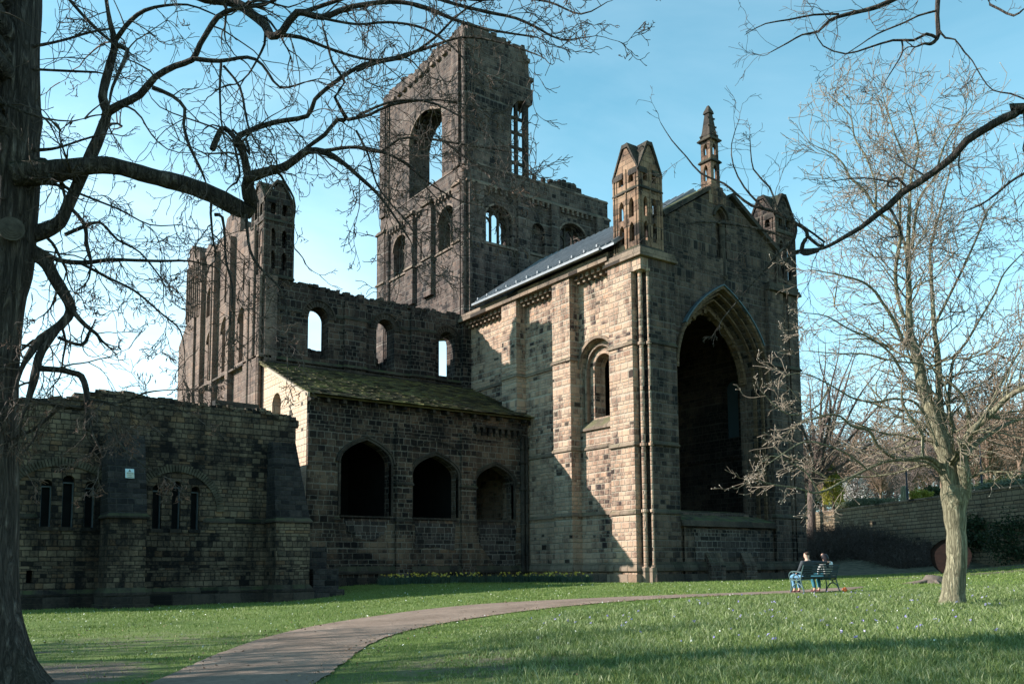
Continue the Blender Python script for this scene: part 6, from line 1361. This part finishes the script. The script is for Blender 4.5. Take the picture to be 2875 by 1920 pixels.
d=ray(2372,1660); p=d*(30.2/math.hypot(d[0],d[1])); gl=gzf(p[0],p[1]); b=bmesh.new(); bmesh.ops.create_icosphere(b,subdivisions=3,radius=.075); me=bpy.data.meshes.new('ball'); b.to_mesh(me); b.free(); o=link('ball',me,newmat('orange_rubber',.5,(.75,.16,.05)),smooth=True); o.location=(p[0],p[1],gl+.085); tag(o,'small orange ball lying beside the right end of the bench','ball')

# ================================================================== BENCH AND COUPLE
TEAL=newmat('bench_iron_teal',.45,(.06,.105,.105)); SLAT=simple('bench_slats_dark_green',[(.006,.014,.012),(.014,.028,.023)],14,.45)
bp=pt(2300,1664,30.3); bgz=gzf(bp[0],bp[1])+.0; BR=math.atan2(.987,.16)
bench=empty('park_bench',(bp[0],bp[1],bgz),'dark green slatted park bench with pale iron ends beside the path','bench',rz=BR)
for sx in (-1,1):
    t=Tubes(); X0=sx*.76
    def tb(pts,r=.021): Q,q=smoothpath([(X0,a,b) for a,b in pts],[r]*len(pts),.06); t.tube(Q,q,6)
    tb([(-.14,0),(-.07,.2),(0,.42),(-.05,.62),(-.15,.88)]); tb([(.46,0),(.43,.15),(.42,.30),(.46,.45),(.50,.56),(.44,.65),(.30,.68),(.10,.66),(-.05,.66)])
    tb([(-.12,.06),(-.03,.22),(.15,.31),(.33,.22),(.44,.05)]); tb([(0,.42),(.2,.40),(.43,.42)]); tb([(.15,.31),(.15,.41)]); tb([(.05,.44),(.12,.54),(.25,.55),(.33,.47)],.014); tb([(.42,.44),(.3,.5),(.28,.6),(.36,.66)],.014)
    o=t.build('end_frame',TEAL,bench)
for i in range(6): m=M(); m.rbox((0,.03+i*.078,.445+.006*abs(i-2.5)),(1.5,.06,.024),(0,0,0)); m.build('seat_slat',SLAT,bench)
for i in range(6): f_=i/5; m=M(); m.rbox((0,-.035-.105*f_,.50+.36*f_),(1.5,.022,.048),(-.27,0,0)); m.build('back_slat',SLAT,bench)
def skinmesh(name,vs,rs,es,mat,parent,sub=2,root_=0):
    me=bpy.data.meshes.new(name); me.from_pydata(vs,es,[]); o=bpy.data.objects.new(name,me); COL.objects.link(o); md=o.modifiers.new('s','SKIN'); md.use_smooth_shade=True
    for v_,r in zip(me.skin_vertices[0].data,rs): v_.radius=(r,r) if not isinstance(r,tuple) else r
    me.skin_vertices[0].data[root_].use_root=True
    s_=o.modifiers.new('u','SUBSURF'); s_.levels=sub; s_.render_levels=sub
    dg=bpy.context.evaluated_depsgraph_get(); dg.update(); m2=bpy.data.meshes.new_from_object(o.evaluated_get(dg)); bpy.data.objects.remove(o); m2.name=name; m2.materials.clear()
    for p_ in m2.polygons: p_.use_smooth=True
    return link(name,m2,mat,parent)
SKIN=newmat('skin',.6,(.55,.33,.25)); JUMP=simple('jumper_charcoal',[(.035,.04,.046),(.06,.065,.072)],30,.95); JEAN=simple('jeans_blue',[(.08,.19,.30),(.16,.32,.46)],9,.9); WHT=simple('top_white',[(.62,.62,.60),(.75,.75,.73)],9,.9); HB=newmat('hair_brown_short',.8,(.055,.032,.022)); HBK=newmat('hair_black_long',.5,(.012,.009,.012)); SHOE=newmat('shoe_red',.7,(.06,.016,.018)); TIGHT=simple('jeans_teal',[(.02,.10,.14),(.04,.17,.22)],9,.9)
def person(x,label,female):
    root=empty('person',(0,0,0),label,'person'); root.location=(bp[0],bp[1],bgz); root.rotation_euler=(0,0,BR); s=.96 if female else .985
    ln=-.10 if female else 0.0       # she leans towards him
    hip=(x,.13,.53); bel=(x+ln*.2,.06,.70*s+.02); che=(x+ln*.6,.0,.92*s); nck=(x+ln*.9,.01,1.07*s); hb=(x+ln*1.1,.03,1.15*s); hd=(x+ln*1.25,.045,1.235*s); cr_h=(x+ln*1.3,.03,1.30*s)
    sw=.175 if female else .225
    V=[hip,bel,che,nck,hb,hd,cr_h]; Rr=[.115,.11,.12 if not female else .10,.055,.075,.092,.06]; E_s=[(i,i+1) for i in range(6)]
    def chain(a,pts,rs):
        i=a
        for p_,r in zip(pts,rs): V.append(p_); Rr.append(r); E_s.append((i,len(V)-1)); i=len(V)-1
        return i
    def hand(i,w_,d_):
        d_=np.array(d_,float); d_/=np.linalg.norm(d_); sd_=np.cross(d_,[0,0,1.]); sd_/=np.linalg.norm(sd_)+1e-9; p0=np.array(w_)+d_*.06; V.append(tuple(p0)); Rr.append(.026); E_s.append((i,len(V)-1)); pi_=len(V)-1
        for k_,L_ in zip((-1.5,-.5,.5,1.5),(.065,.08,.075,.055)):
            b0=p0+sd_*k_*.017+d_*.03; V.append(tuple(b0)); Rr.append(.010); E_s.append((pi_,len(V)-1)); b1=b0+d_*L_*.5+np.array([0,0,-.008]); V.append(tuple(b1)); Rr.append(.009); E_s.append((len(V)-2,len(V)-1)); b2=b1+d_*L_*.4+np.array([0,0,-.025]); V.append(tuple(b2)); Rr.append(.007); E_s.append((len(V)-2,len(V)-1))
        b0=np.array(w_)+d_*.03+sd_*.035; V.append(tuple(b0)); Rr.append(.011); E_s.append((pi_,len(V)-1)); b1=b0+d_*.04+sd_*.015; V.append(tuple(b1)); Rr.append(.008); E_s.append((len(V)-2,len(V)-1))
    shR=(che[0]+sw,che[1]-.02,.965*s); shL=(che[0]-sw,che[1]-.0,.97*s)
    if female: aR=[shR,(x+.26,.10,.74),(x+.14,.30,.60)]; aL=[shL,(x-.26,.12,.74),(x-.10,.32,.58)]
    else: aR=[shR,(x+.46,-.15,.95),(x+.72,-.12,.97)]; aL=[shL,(x-.29,.06,.74),(x-.16,.32,.62)]
    lR=[(x+.09,.16,.53),(x+.12,.56,.52),(x+.10,.50,.12)]; lL=[(x-.09,.16,.53),(x-.14,.57,.52),(x-.13,.47,.12)]
    for A,dn in ((aR,None),(aL,None)):
        i=chain(2,A,[.058,.044,.028]); hand(i,A[-1],np.array(A[-1])-np.array(A[-2]))
    for Lg in (lR,lL): chain(0,Lg+[(Lg[-1][0],Lg[-1][1]+.02,.06),(Lg[-1][0],Lg[-1][1]+.15,.035)],[.085,.062,.042,.04,.035])
    # nose, ears
    V.append((hd[0],hd[1]+.095,hd[2]-.01)); Rr.append(.013); E_s.append((5,len(V)-1))
    for q in (-1,1): V.append((hd[0]+q*.085,hd[1],hd[2])); Rr.append(.016); E_s.append((5,len(V)-1))
    skinmesh('body',V,Rr,E_s,SKIN,root)
    # clothes
    top=[hip,bel,che,(nck[0],nck[1],nck[2]-.045)]; Vt=list(top); Rt_=[.145,.15,.165 if not female else .14,.075]; Et=[(0,1),(1,2),(2,3)]
    for A in (aR,aL):
        i=2
        for p_,r in zip([A[0],tuple((np.array(A[0])+np.array(A[1]))/2),A[1],tuple(np.array(A[1])*.3+np.array(A[2])*.7),tuple(np.array(A[1])*.08+np.array(A[2])*.92)],[.080,.066,.058,.046,.04]): Vt.append(p_); Rt_.append(r); Et.append((i,len(Vt)-1)); i=len(Vt)-1
    skinmesh('jumper' if not female else 'top',Vt,Rt_,Et,JUMP if not female else WHT,root)
    Vj=[(x,.13,.53)]; Rj=[.13]; Ej=[]
    for Lg in (lR,lL):
        i=0
        for p_,r in zip([Lg[0],tuple((np.array(Lg[0])+np.array(Lg[1]))/2),Lg[1],tuple((np.array(Lg[1])+np.array(Lg[2]))/2),Lg[2]],[.105,.095,.082,.066,.056]): Vj.append(p_); Rj.append(r); Ej.append((i,len(Vj)-1)); i=len(Vj)-1
    skinmesh('jeans',Vj,Rj,Ej,TIGHT if female else JEAN,root)
    for Lg in (lR,lL): a_=Lg[-1]; skinmesh('shoe',[(a_[0],a_[1]-.02,.05),(a_[0],a_[1]+.06,.045),(a_[0],a_[1]+.19,.035)],[.045,.048,.035],[(0,1),(1,2)],SHOE,root)
    if female: skinmesh('hair',[(cr_h[0],cr_h[1]-.01,cr_h[2]+.005),(hd[0],hd[1]-.045,hd[2]+.01),(hd[0]+.015,hd[1]-.085,hd[2]-.12),(hd[0]+.03,hd[1]-.10,hd[2]-.27),(hd[0]+.035,hd[1]-.10,hd[2]-.42),(hd[0]+.08,hd[1]+.0,hd[2]-.1),(hd[0]-.07,hd[1]-.0,hd[2]-.08)],[.085,.105,.10,.085,.05,.05,.045],[(0,1),(1,2),(2,3),(3,4),(1,5),(1,6)],HBK,root)
    else: skinmesh('hair',[(cr_h[0],cr_h[1]+.02,cr_h[2]+.005),(hd[0],hd[1]-.025,hd[2]+.02),(hd[0],hd[1]-.045,hd[2]-.05)],[.080,.094,.068],[(0,1),(1,2)],HB,root)
    return root
person(-.44,'seated man in charcoal jumper and blue jeans, one arm along the bench back',False)
person(.42,'seated woman with long black hair and white top beside the man',True)
